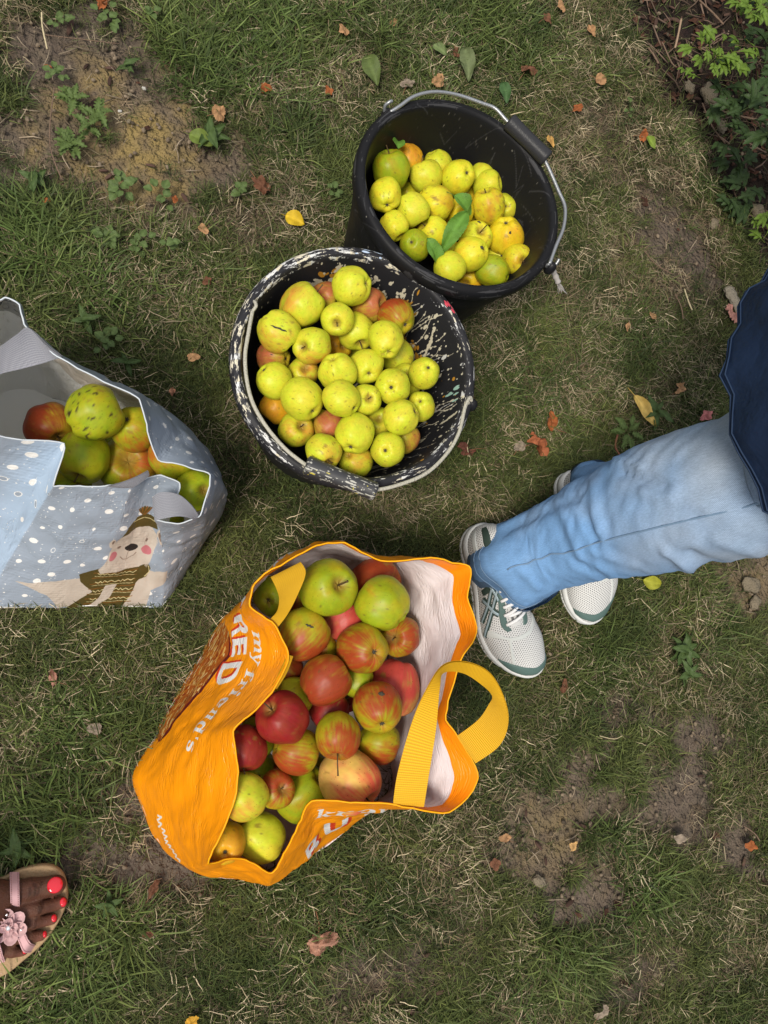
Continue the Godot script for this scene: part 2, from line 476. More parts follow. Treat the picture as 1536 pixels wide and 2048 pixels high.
func splatter_print() -> ImageTexture:
	var W := 1536
	var H := 512      # v: 0-220 inside from the bottom up, 220-300 rim, 300-512 outside from the rim down
	var p := Print.new(W, H, lin(0.022, 0.022, 0.025))
	var r := RandomNumberGenerator.new(); r.seed = 5
	var cream := lin(0.62, 0.57, 0.43)
	var white := lin(0.62, 0.62, 0.6)
	var ochre := lin(0.5, 0.24, 0.03)
	var U := func(deg): return fposmod(deg, 360.0) / 360.0 * W
	# dried runs and spatters down the inside
	for k in 70:
		var deg := r.randf_range(-62, 70)
		var x: float = U.call(deg)
		var y := r.randf_range(60, 215)
		var n := r.randi_range(3, 9)
		var line := [Vector2(x, y)]
		var dir := r.randf_range(-0.5, 0.5)
		var bold := r.randf() < 0.30
		for j in n * 3:
			dir = dir * 0.9 + r.randf_range(-0.28, 0.28)
			line.append(line[j] + Vector2(dir * 4.0 + (1.6 if bold else 0.0), -r.randf_range(1.5, 5)))
			if bold: p.dot(line[j], r.randf_range(2, 5.5), r.randf_range(2, 5), cream, r.randf() * 3)
			elif r.randf() < 0.25: p.dot(line[j], r.randf_range(1, 3), r.randf_range(1, 3), cream, r.randf() * 3)
		p.line(line, r.randf_range(0.8, 2.0) if not bold else r.randf_range(2.5, 5.0), cream if r.randf() < 0.75 else white)
	for k in 380:
		var deg: float = (r.randfn() * 26.0 + [-48.0, -5.0, 42.0][r.randi() % 3]) if r.randf() < 0.75 else r.randf_range(200, 290)
		var s := r.randf_range(0.6, 2.2) if r.randf() < 0.9 else r.randf_range(2, 5)
		p.dot(Vector2(U.call(deg), r.randf_range(50, 220)), s, s * r.randf_range(0.7, 1.6), cream if r.randf() < 0.8 else (white if r.randf() < 0.6 else ochre))
	for q in [[258, 190, 26, 14, 1], [250, 175, 34, 9, 0], [264, 196, 18, 10, 0], [240, 160, 44, 7, 0], [271, 184, 22, 10, 1], [284, 190, 16, 12, 0], [232, 150, 40, 6, 0], [223, 140, 36, 6, 0], [292, 172, 10, 8, 0], [312, 150, 12, 30, 1], [318, 125, 16, 20, 1], [325, 135, 14, 10, 1], [334, 130, 18, 9, 1], [306, 175, 7, 22, 1], [300, 188, 10, 8, 0]]:
		for j in 9:
			var s := r.randf_range(0.25, 0.7)
			p.dot(Vector2(U.call(q[0] + r.randf_range(-1, 1) * q[2] * 0.22), q[1] + r.randfn() * q[3] * 0.5), q[2] * s * 0.7, q[3] * s * 0.55, (ochre if q[4] == 1 and r.randf() < 0.8 else cream), r.randf_range(-0.7, 0.7))
	# rim: scuffed white and cream
	for y in range(214, 306):
		for x in W:
			var a := TAU * x / W
			var g := 1.0 * nz.get_noise_3d(cos(a) * 5, y * 0.05, sin(a) * 5) + 0.55 * nz.get_noise_3d(cos(a) * 17, y * 0.16, sin(a) * 17) + 0.35 * nz.get_noise_3d(cos(a) * 48, y * 0.4, sin(a) * 48)
			var th := 0.47 - 0.22 * smoothstep(0.5, 1.0, cos(a - deg_to_rad(222))) - 0.2 * smoothstep(0.55, 1.0, cos(a - deg_to_rad(268))) - 0.16 * smoothstep(0.5, 1.0, cos(a - deg_to_rad(150))) - 0.12 * smoothstep(0.6, 1.0, cos(a - deg_to_rad(40)))
			if g > th: p.im.set_pixel(x, y, cream if nz.get_noise_3d(cos(a) * 7, 4.0, sin(a) * 7) > -0.05 else white)
			elif g > th - 0.1: p.im.set_pixel(x, y, lin(0.10, 0.10, 0.11))
	for q in [[322, 250, 20, 12], [325, 262, 16, 8]]:
		for j in 6: p.dot(Vector2(U.call(q[0] + r.randf_range(-1.5, 1.5)), q[1] + r.randfn() * 6), 5, 4, lin(0.6, 0.07, 0.10), r.randf())
	for j in 14: p.dot(Vector2(U.call(r.randf_range(268, 300)), r.randf_range(225, 290)), r.randf_range(2, 9), r.randf_range(2, 5), lin(0.45, 0.55, 0.7))
	for j in 8: p.dot(Vector2(U.call(r.randf_range(2, 14)), r.randf_range(180, 225)), r.randf_range(2, 5), r.randf_range(2, 8), lin(0.35, 0.55, 0.47))
	for k in 110:
		var s := r.randf_range(0.6, 2.0)
		p.dot(Vector2(r.randf() * W, r.randf_range(300, 500)), s, s, cream)
	return p.tex()

func bucket_mesh(R: float, H: float, base: float) -> ArrayMesh:
	var s := Shape.new()
	var prof := [[0.0, 0.004, 0.0], [base - 0.004, 0.004, 0.02]]
	var n := 14
	for k in n + 1:
		var f := float(k) / n
		prof.append([lerpf(base - 0.004, R - 0.010, f), lerpf(0.005, H - 0.014, f), 0.03 + 0.385 * f])
	for q in [[-0.0085, -0.006, 0.43], [-0.006, -0.001, 0.45], [-0.002, 0.0, 0.48], [0.003, -0.001, 0.51], [0.006, -0.004, 0.54], [0.0075, -0.010, 0.56], [0.007, -0.022, 0.585], [0.004, -0.026, 0.60], [-0.002, -0.027, 0.62]]:
		prof.append([R + q[0], H + q[1], q[2]])
	for k in n + 1:
		var f := float(k) / n
		var rib := 0.0022 if k == 2 or k == 3 else 0.0
		prof.append([lerpf(R - 0.004, base, f) + rib, lerpf(H - 0.029, 0.0, f), 0.63 + 0.36 * f])
	prof.append([0.0, 0.0, 1.0])
	s.lathe(prof, 96)
	return s.mesh()

func hook(p: Vector3, out: Vector3) -> Array:      # the bent end of a wire through its ear
	return [p - out * 0.010 + Vector3.UP * 0.004, p + Vector3.UP * 0.009, p + out * 0.012 + Vector3.UP * 0.003, p + out * 0.014 - Vector3.UP * 0.009, p + out * 0.004 - Vector3.UP * 0.014]

func build_buckets():
	var paint := mat("spattered_plastic", Color.WHITE, 0.45, noise_tex("scuff", 0.05, 256, 4), 0.05, 6.0)
	var pm := StandardMaterial3D.new(); pm.resource_name = "paint_spattered_plastic"; pm.albedo_texture = splatter_print(); pm.roughness = 0.5; pm.metallic_specular = 0.3; pm.cull_mode = BaseMaterial3D.CULL_DISABLED
	pm.heightmap_enabled = true; pm.heightmap_texture = noise_tex("scuff", 0.05, 256, 4); pm.heightmap_scale = 0.12; pm.uv1_scale = Vector3.ONE
	mats["spattered_plastic"] = pm
	paint = pm
	var black := mat("black_rubber", Color(0.013, 0.013, 0.015), 0.42, noise_tex("scuff", 0.05, 256, 4), 0.10, 7.0)
	var wire := mat("galvanised_wire", Color(0.32, 0.33, 0.34), 0.38, noise_tex("scuff", 0.05), 0.03, 30.0)
	wire.metallic = 0.7
	var grip_black := mat("black_grip", Color(0.03, 0.03, 0.033), 0.4, noise_tex("scuff", 0.05), 0.04, 20.0)
	var grime := Print.new(1024, 256, lin(0.010, 0.010, 0.0115))
	var rg := RandomNumberGenerator.new(); rg.seed = 41
	for k in 170:
		var q := Vector2(rg.randf() * 1024, rg.randf() * 256)
		grime.line([q, q + Vector2(rg.randf_range(-26, 26), rg.randf_range(-14, 14)), q + Vector2(rg.randf_range(-50, 50), rg.randf_range(-26, 26))], rg.randf_range(0.6, 1.3), lin(0.035, 0.035, 0.037))
	for k in 900:
		var q := Vector2(rg.randf() * 1024, rg.randf() * 256)
		grime.dot(q, rg.randf_range(0.4, 1.4), rg.randf_range(0.4, 1.2), lin(0.05, 0.048, 0.044) if rg.randf() < 0.8 else lin(0.16, 0.15, 0.13))
	for k in 70: grime.dot(Vector2(rg.randf() * 1024, rg.randf_range(112, 160)), rg.randf_range(4, 26), rg.randf_range(0.8, 3.0), lin(0.045, 0.045, 0.048))
	var grubby := StandardMaterial3D.new(); grubby.resource_name = "grubby_rubber"; grubby.albedo_texture = grime.tex(); grubby.roughness = 0.5; grubby.metallic_specular = 0.28; grubby.cull_mode = BaseMaterial3D.CULL_DISABLED
	# front bucket
	var c1 := at(717, 728, 0.27); c1.y = 0
	var b1 := thing("bucket", "black builder's bucket with rim and inside spattered in cream paint", "bucket", c1)
	put("shell", bucket_mesh(0.166, 0.27, 0.118), paint, b1)
	boxes["front"] = [c1, 0.156, 0.114, 0.27]
	var crusty := mat("paint_crusted_wire", Color(0.42, 0.40, 0.33), 0.6, noise_tex("scuff", 0.05), 0.15, 25.0)
	var bail := Shape.new()
	bail.tube(smooth_path(locals(c1, [[505, 622, 0.268], [498, 660, 0.272], [490, 720, 0.274], [500, 790, 0.275], [527, 845, 0.277], [570, 897, 0.279], [617, 934, 0.281]])), [0.0026], 8)
	bail.tube(smooth_path(locals(c1, [[745, 981, 0.282], [790, 972, 0.281], [850, 948, 0.280], [893, 908, 0.278], [918, 865, 0.276], [930, 815, 0.272], [941, 795, 0.270], [943, 812, 0.262]])), [0.0026], 8)
	bail.tube(smooth_path(locals(c1, [[505, 622, 0.268], [512, 612, 0.272], [508, 603, 0.268], [497, 612, 0.258], [493, 634, 0.252]])), [0.0024], 8)
	put("bail", bail.mesh(), crusty, b1)
	var gtex := Print.new(256, 128, lin(0.035, 0.035, 0.038))
	var r := RandomNumberGenerator.new(); r.seed = 9
	for k in 260:
		var x := 256.0 * (pow(r.randf(), 0.45) if r.randf() < 0.7 else pow(r.randf(), 2.5) * 0.4)
		gtex.dot(Vector2(x, r.randf() * 128), r.randf_range(0.8, 5) if r.randf() < 0.7 else r.randf_range(5, 16), r.randf_range(0.4, 2.2), lin(0.42, 0.41, 0.36) if r.randf() < 0.85 else lin(0.5, 0.42, 0.06))
	var gm := StandardMaterial3D.new(); gm.resource_name = "spattered_grip"; gm.albedo_texture = gtex.tex(); gm.roughness = 0.5; gm.cull_mode = BaseMaterial3D.CULL_DISABLED
	put("grip", grip_mesh(at(611, 929, 0.281) - c1, at(752, 984, 0.283) - c1, 0.0125), gm, b1)
	for q in [[503, 628, 0.262], [940, 806, 0.262]]:
		var e := Shape.new(); var o: Vector3 = at(q[0], q[1], q[2]) - c1
		e.blob(o + Vector3(o.x, 0, o.z).normalized() * 0.004 - Vector3.UP * 0.006, Vector3(0.009, 0.013, 0.009), Basis(), Color.WHITE, 14, 8)
		put("ear", e.mesh(), black, b1)
	# rear bucket
	var c2 := at(922, 390, 0.27); c2.y = 0
	var b2 := thing("bucket", "plain black rubber bucket behind, its wire handle resting on the far rim", "bucket", c2)
	var lean := Basis(Vector3(0.84, 0, 0.55).normalized(), deg_to_rad(-6.5))
	var shell := put("shell", bucket_mesh(0.156, 0.27, 0.114), grubby, b2)
	shell.transform = Transform3D(lean, Vector3(0, 0.277, 0) - lean * Vector3(0, 0.27, 0))
	boxes["rear"] = [c2, 0.146, 0.110, 0.27]
	bail = Shape.new()
	bail.tube(smooth_path(locals(c2, [[781, 224, 0.270], [800, 212, 0.274], [828, 193, 0.276], [868, 184, 0.275], [915, 190, 0.273], [965, 207, 0.272], [990, 217, 0.272], [1010, 238, 0.272], [1020, 248, 0.272]])), [0.0029], 8)
	bail.tube(smooth_path(locals(c2, [[1088, 318, 0.269], [1101, 345, 0.268], [1117, 382, 0.267], [1130, 415, 0.268], [1127, 455, 0.270], [1112, 492, 0.271], [1099, 528, 0.270]])), [0.0029], 8)
	bail.tube(smooth_path(locals(c2, [[781, 224, 0.270], [776, 232, 0.262], [770, 226, 0.262], [770, 212, 0.270], [779, 204, 0.276], [784, 202, 0.276]]), 5), [0.0026], 8)
	bail.tube(smooth_path(locals(c2, [[1099, 528, 0.270], [1091, 531, 0.264], [1100, 534, 0.258], [1112, 528, 0.262], [1118, 518, 0.266]]), 5), [0.0026], 8)
	put("bail", bail.mesh(), wire, b2)
	put("grip", grip_mesh(at(1017, 242, 0.272) - c2, at(1094, 318, 0.270) - c2, 0.0128), grip_black, b2)
	for q in [[778, 229, 0.262], [1100, 530, 0.262]]:
		var e := Shape.new(); var o: Vector3 = at(q[0], q[1], q[2]) - c2
		e.blob(o + Vector3(o.x, 0, o.z).normalized() * 0.003 - Vector3.UP * 0.006, Vector3(0.009, 0.013, 0.009), Basis(), Color.WHITE, 14, 8)
		put("ear", e.mesh(), black, b2)
	# frayed cord on the ear of the rear bucket
	var cord := Shape.new()
	cord.tube(smooth_path(pts([[1101, 532, 0.262], [1108, 546, 0.245], [1117, 566, 0.235]])), [0.0042, 0.004, 0.005], 8)
	for k in 26:
		var a := at(1117, 566, 0.235)
		var tip := at(1124 + r.randfn() * 5, 580 + r.randfn() * 4, 0.232 + r.randfn() * 0.006)
		cord.tube([a + (tip - a) * 0.05, a.lerp(tip, 0.5) + Vector3(r.randfn(), r.randfn(), r.randfn()) * 0.0015, tip], [0.0007, 0.0006, 0.0003], 4)
	tag(put("cord", cord.mesh(), mat("grey_cord", Color(0.36, 0.34, 0.32), 0.9)), "short frayed grey cord tied to the rear bucket's handle", "cord")

func locals(c: Vector3, a: Array) -> Array:
	var o := pts(a)
	for k in o.size(): o[k] -= c
	return o

func grip_mesh(a: Vector3, b: Vector3, r: float) -> ArrayMesh:
	var s := Shape.new()
	var path := []
	var rad := []
	for f in [0.0, 0.004, 0.02, 0.06, 0.15, 0.3, 0.5, 0.7, 0.85, 0.94, 0.98, 0.996, 1.0]:
		path.append(a.lerp(b, f)); rad.append(r * (0.72 if f == 0.0 or f == 1.0 else 0.86 if f < 0.01 or f > 0.99 else 0.94 + 0.10 * pow(absf(f - 0.5) * 2.0, 2.0)))
	s.tube(path, rad, 20)
	for k in s.t.size():
		var f: float = clampf((s.v[k] - a).dot(b - a) / (b - a).length_squared(), 0, 1)
		s.t[k] = Vector2(f, float(k % 21) / 20.0)
	return s.mesh()

# ------------------------------------------------------------------ bags
# a bag wall lofted from its foot through its middle to its mouth; columns run round the bag
func wall(rim: Array, mid: Array, foot: Array, per: int, rows: int, crease: float, sd: float, inset := 0.0, v0 := 0.0, v1 := 1.0, tension := 0.75) -> Array:
	var us := around(mid)
	var n := rim.size()
	var nc := n * per + 1
	var p := PackedVector3Array()
	var uv := PackedVector2Array()
	for r in rows + 1:
		var v := lerpf(v0, v1, float(r) / rows)
		for k in nc:
			var f := float(k % (n * per)) / per
			var a := spline(foot, f, true, tension)
			var b := spline(mid, f, true, tension)
			var d := spline(rim, f, true, tension)
			var q := a * (2 * (v - 0.5) * (v - 1)) + b * (-4 * v * (v - 1)) + d * (2 * v * (v - 0.5))
			p.append(q); uv.append(Vector2(us[-1] if k == nc - 1 else lerpf(us[int(f)], us[int(f) + 1], f - int(f)), 1.0 - v))
	var out := PackedVector3Array()
	for r in rows + 1:
		for k in nc:
			var id := r * nc + k
			var kl := (k - 1 + nc - 1) % (nc - 1)
			var kr := (k + 1) % (nc - 1)
			var along := p[r * nc + kr] - p[r * nc + kl]
			var upw := p[mini(r + 1, rows) * nc + k] - p[maxi(r - 1, 0) * nc + k]
			var nrm := along.cross(upw).normalized()
			var q := p[id]
			var v := lerpf(v0, v1, float(r) / rows)
			var fold := nz.get_noise_3d(q.x * 26 + sd, q.y * 9, q.z * 26) * crease + absf(nz.get_noise_3d(q.x * 11 + sd, q.y * 14, q.z * 11 + 5)) * crease * 1.6 - crease * 0.4
			fold *= 0.35 + 0.65 * sin(PI * clampf(v, 0.05, 0.85))
			out.append(q + nrm * (fold - inset))
	return [out, rows + 1, nc, uv]

func around(mid: Array) -> Array:      # share of the way round at each column
	var o := [0.0]
	for k in mid.size(): o.append(o[k] + mid[k].distance_to(mid[(k + 1) % mid.size()]) + 0.004)
	for k in o.size(): o[k] /= o[-1] if k < o.size() - 1 else 1.0
	o[-1] = 1.0
	return o

func turn_of(us: Array, f: float, W: int) -> float:
	var n := us.size() - 1
	var w := floorf(f / n)
	f -= w * n
	return (w + lerpf(us[int(f)], us[int(f) + 1], f - int(f))) * W

func wall_mesh(w: Array, flip := false) -> ArrayMesh:
	var s := Shape.new(); s.grid(w[0], w[1], w[2], w[3], PackedColorArray(), flip)
	return s.mesh()

func shift(a: Array, by: Vector3) -> Array:
	var o := []
	for q in a: o.append(q - by)
	return o

func between(a: Array, b: Array, w: float, lift := 0.0, out := 0.0) -> Array:
	var c := Vector3.ZERO
	for q in a: c += q / a.size()
	var o := []
	for k in a.size():
		var m: Vector3 = a[k].lerp(b[k], w)
		var d := Vector3(m.x - c.x, 0, m.z - c.z).normalized()
		o.append(m + Vector3.UP * lift + d * out)
	return o

func floor_mesh(foot: Array, y: float) -> ArrayMesh:
	var s := Shape.new()
	var c := Vector3.ZERO
	for q in foot: c += q / foot.size()
	c.y = y
	var m := s.add(c)
	var n := foot.size() * 3
	for k in n:
		var q := spline(foot, float(k) / 3, true, 0.75); q.y = y
		s.add(c.lerp(q, 0.99))
	for k in n: s.tri(m, m + 1 + k, m + 1 + (k + 1) % n)
	return s.mesh()

func rim_tube(w: Array, r: float, from := 0.0, to := 1.0) -> ArrayMesh:
	var path := []
	var last: int = (w[1] - 1) * w[2]
	for k in w[2]:
		if float(k) / w[2] >= from and float(k) / w[2] <= to: path.append(w[0][last + k])
	var s := Shape.new(); s.tube(path, [r], 6)
	return s.mesh()

func cloth(key: String, tex: Texture2D, rough: float, bump: Texture2D, cm: float, uvs: Vector3) -> StandardMaterial3D:
	var m := StandardMaterial3D.new(); m.resource_name = key; m.albedo_texture = tex; m.roughness = rough; m.cull_mode = BaseMaterial3D.CULL_DISABLED
	m.heightmap_enabled = true; m.heightmap_texture = bump; m.heightmap_scale = cm; m.uv1_scale = uvs
	return m

func crinkle(key: String, w: int, h: int, fx: float, fy: float, sd: int) -> ImageTexture:      # creases that run across the weave
	return img_tex(key, w, h, func(x, y):
		var a: float = TAU * x / w
		var g: float = absf(nz.get_noise_3d(cos(a) * fx + sd, sin(a) * fx, y * fy)) * 1.1 + absf(nz.get_noise_3d(cos(a) * fx * 2.7 + sd, sin(a) * fx * 2.7, y * fy * 2.2)) * 0.6 + 0.16 * sin(y * 0.9) * 0.5
		g *= 0.25 + 1.1 * smoothstep(-0.25, 0.35, nz.get_noise_3d(cos(a) * 2.6 + sd, sin(a) * 2.6, y * 0.012))
		g += 0.22 * smoothstep(0.10, 0.0, absf(nz.get_noise_3d(cos(a) * 1.9 - sd, sin(a) * 1.9, y * 0.009 + 5)))
		return Color(g, g, g))

func orange_print(us: Array) -> ImageTexture:
	var W := 2048
	var H := 512
	var p := Print.new(W, H, lin(0.90, 0.305, 0.004))
	var r := RandomNumberGenerator.new(); r.seed = 4
	var U := func(f): return turn_of(us, f, W)
	var red := lin(0.62, 0.045, 0.015)
	var white := lin(0.75, 0.74, 0.73)
	# battered piece of fish: golden crust, pale highlights, dark edge
	var shape := PackedVector2Array()
	for q in [[1.5, 0.84], [1.9, 0.72], [2.4, 0.68], [2.9, 0.65], [3.3, 0.69], [3.9, 0.74], [4.6, 0.77], [5.2, 0.80], [5.7, 0.85], [6.1, 0.90], [5.9, 0.98], [4.6, 0.985], [3.4, 0.99], [2.2, 0.99], [1.5, 0.95]]: shape.append(Vector2(U.call(q[0]), q[1] * H))
	var shade := PackedVector2Array()
	for q in shape: shade.append(q + Vector2(5, -13))
	p.poly(shade, lin(0.12, 0.008, 0.01))
	p.poly(shape, lin(0.36, 0.085, 0.012))
	for k in 700:
		var q := Vector2(U.call(r.randf_range(1.2, 6.6)), r.randf_range(0.7, 0.99) * H)
		if Geometry2D.is_point_in_polygon(q, shape): p.dot(q, r.randf_range(2, 11), r.randf_range(1, 4), [lin(0.52, 0.22, 0.03), lin(0.66, 0.47, 0.20), lin(0.26, 0.04, 0.008), lin(0.44, 0.13, 0.015), lin(0.60, 0.36, 0.10)][r.randi() % 5], r.randf_range(-0.5, 0.9))
	# lettering: tops towards the mouth
	var bold := font("Droid Sans", true)
	var script := font("Droid Serif", true)
	var word := "BATTERED"
	var place := [[-2.2, 0.36, 150], [-1.6, 0.38, 150], [-1.0, 0.42, 150], [-0.4, 0.48, 150], [0.25, 0.55, 165], [1.15, 0.57, 175], [2.25, 0.585, 135], [3.18, 0.615, 145]]
	for layer in 2:
		for k in word.length():
			var x: float = fposmod(U.call(place[k][0]), W)
			var big: float = place[k][2]
			var o := Vector2(x, place[k][1] * H + big * 0.36) + (Vector2(-4, 11) if layer == 0 else Vector2.ZERO)
			for wrap in [0.0, -float(W)]:
				p.text(word[k], bold, Transform2D(Vector2(big * [.5, .5, .5, .5, .5, .5, .62, .56][k], 0), Vector2(-4, -big), o + Vector2(wrap, 0)), red if layer == 0 else white)
	word = "my"
	p.text("my", script, Transform2D(Vector2(46, 5), Vector2(12, -86), Vector2(U.call(2.0), 0.37 * H)), white)
	word = "friend's"
	var xx: float = U.call(3.42)
	for k in word.length():
		var f := float(k) / (word.length() - 1)
		p.text(word[k], script, Transform2D(Vector2(46, 6), Vector2(11, -76), Vector2(xx, lerpf(0.40, 0.54, f) * H)), white)
		xx += [19, 24, 17, 27, 32, 32, 13, 20][k]
	# a line of small script near the fold at the far side and by the foot
	for k in 7:
		var q := Vector2(U.call(29.55 + k * 0.30), (0.20 + 0.03 * (k % 2)) * H)
		p.line([q, q + Vector2(6, -16), q + Vector2(12, -4), q + Vector2(9, 8)], 5.0, white)
	for k in 9:
		var q := Vector2(U.call(8.25 + k * 0.17), (0.80 + 0.012 * sin(k * 2.0)) * H)
		p.line([q, q + Vector2(3, -22), q + Vector2(7, -3), q + Vector2(8, 6)], 3.6, white)
	# near side: know / BUT
	p.text("know", script, Transform2D(Vector2(60, 0), Vector2(18, -88), Vector2(U.call(15.8), 0.34 * H)), white)
	var but := [["B", 14.7], ["U", 15.9], ["T", 17.3]]
	for layer in 2:
		for q in but:
			p.text(q[0], bold, Transform2D(Vector2(92, 0), Vector2(10, -190), Vector2(U.call(q[1]), 0.82 * H) + (Vector2(9, 7) if layer == 0 else Vector2.ZERO)), red if layer == 0 else white)
	return p.tex()

func build_orange_bag():
	var rim := pts([[508, 1166, .27], [498, 1214, .262], [548, 1252, .255], [574, 1303, .252], [556, 1362, .252], [502, 1425, .25], [466, 1462, .248], [474, 1545, .242], [460, 1622, .235], [434, 1680, .225], [414, 1731, .21],
		[466, 1720, .19], [512, 1733, .175], [545, 1747, .165], [574, 1702, .19], [600, 1648, .215], [624, 1602, .24], [700, 1606, .25], [790, 1613, .26], [899, 1627, .265], [957, 1556, .265], [921, 1478, .262],
		[894, 1430, .262], [918, 1335, .268], [954, 1265, .272], [936, 1195, .275], [939, 1132, .275], [860, 1116, .27], [762, 1118, .262], [690, 1084, .27], [640, 1086, .275], [585, 1114, .275]])
	var foot := pts([[500, 1190, 0], [452, 1228, 0], [424, 1268, 0], [398, 1315, 0], [360, 1378, 0], [330, 1425, 0], [306, 1475, 0], [264, 1552, 0.006], [281, 1610, 0], [312, 1680, 0], [360, 1728, 0],
		[410, 1752, 0], [470, 1759, 0], [535, 1748, 0], [580, 1735, 0], [620, 1712, 0], [655, 1692, 0], [700, 1655, 0], [745, 1610, 0], [780, 1580, 0], [790, 1520, 0], [785, 1460, 0],
		[780, 1410, 0], [778, 1350, 0], [778, 1290, 0], [775, 1230, 0], [765, 1185, 0], [720, 1160, 0], [680, 1150, 0], [630, 1150, 0], [590, 1155, 0], [545, 1168, 0]])
	var c := at(560, 1430, 0)
	var rim_l := shift(rim, c)
	var foot_l := shift(foot, c)
	for q in foot_l: q.y += 0.004
	var mid := between(foot_l, rim_l, 0.5, 0.0, 0.016)
	for k in 13: mid[k] = foot_l[k].lerp(rim_l[k], 0.5) + Vector3(0, 0.012, 0)
	for k in [16, 17, 18]: mid[k] = foot_l[k].lerp(rim_l[k], 0.5) + Vector3(0, 0, 0.004)
	var side := [[840, 1585, .15], [812, 1540, .15], [815, 1470, .15], [835, 1420, .15], [842, 1345, .15], [840, 1280, .15], [832, 1225, .15], [826, 1180, .15]]
	for k in side.size(): mid[19 + k] = at(side[k][0], side[k][1], side[k][2]) - c
	var bag := thing("carrier_bag", "crinkled orange woven carrier bag full of red and green apples", "shopping bag", c)
	var crk := crinkle("orange_crinkle", 1024, 512, 7.0, 0.085, 3)
	var skin := cloth("orange_weave", orange_print(around(mid)), 0.30, crk, 0.10, Vector3.ONE)
	skin.backlight_enabled = true; skin.backlight = Color(0.5, 0.5, 0.5)
	put("outer_face", wall_mesh(wall(rim_l, mid, foot_l, 6, 40, 0.0045, 1.0)), skin, bag)
	var white := mat("white_lining", Color(0.80, 0.74, 0.76), 0.45, crk, 0.11, 1.0, false)
	white.backlight_enabled = true; white.backlight = Color(0.6, 0.54, 0.54)
	put("lining", wall_mesh(wall(rim_l, mid, foot_l, 6, 34, 0.0045, 1.0, 0.0022, 0.0, 0.9), true), white, bag)
	var hem := mat("orange_hem", Color(0.86, 0.235, 0.004), 0.42, crk, 0.08, 1.0, false)
	put("hem", wall_mesh(wall(rim_l, mid, foot_l, 6, 5, 0.0045, 1.0, 0.0030, 0.885, 1.0), true), hem, bag)
	put("rim_binding", rim_tube(wall(rim_l, mid, foot_l, 6, 40, 0.0045, 1.0, 0.0013), 0.0012), mat("yellow_binding", Color(0.82, 0.36, 0.006), 0.5), bag)
	put("bag_bottom", floor_mesh(foot_l, 0.006), white, bag)
	var strap := strap_mat("yellow_webbing", Color(0.80, 0.47, 0.004), Color(0.55, 0.28, 0.002))
	var s := Shape.new()
	s.ribbon(locals(c, [[786, 1612, .258], [796, 1545, .275], [826, 1440, .31], [858, 1372, .345], [888, 1331, .375], [930, 1325, .385], [975, 1343, .38], [1003, 1385, .37], [1016, 1440, .345], [1000, 1490, .31], [951, 1527, .27]]),
		locals(c, [[848, 1614, .26], [858, 1550, .278], [872, 1460, .308], [880, 1375, .335], [888, 1346, .355], [927, 1347, .365], [966, 1372, .362], [984, 1392, .358], [978, 1408, .335], [956, 1440, .305], [914, 1472, .268]]), 4, 0.0018, 6)
	put("strap", s.mesh(), strap, bag)
	s = Shape.new()
	s.ribbon(locals(c, [[541, 1154, .27], [552, 1176, .268], [558, 1198, .262], [554, 1222, .256], [540, 1238, .25]]), locals(c, [[601, 1124, .272], [611, 1146, .272], [594, 1190, .262], [574, 1228, .252], [553, 1257, .248]]), 4, 0.0018, 6)
	s.ribbon(locals(c, [[574, 1309, .248], [560, 1340, .25], [544, 1372, .248]]), locals(c, [[585, 1312, .244], [572, 1345, .243], [552, 1377, .242]]), 3, 0.0018, 6)
	put("strap", s.mesh(), strap, bag)

func strap_mat(key: String, a: Color, b: Color) -> StandardMaterial3D:
	var t := img_tex(key + "_weave", 64, 64, func(x, y):
		var k: float = (0.5 + 0.5 * sin(TAU * y / 8.0)) * (0.75 + 0.25 * sin(TAU * x / 4.0))
		return a.lerp(b, 1.0 - k).linear_to_srgb())
	var g := img_tex(key + "_ribs", 64, 64, func(x, y):
		var k: float = 0.5 + 0.5 * sin(TAU * y / 8.0)
		return Color(k, k, k))
	var m := cloth(key, t, 0.7, g, 0.06, Vector3(1, 2.2, 1))
	mats[key] = m
	return m

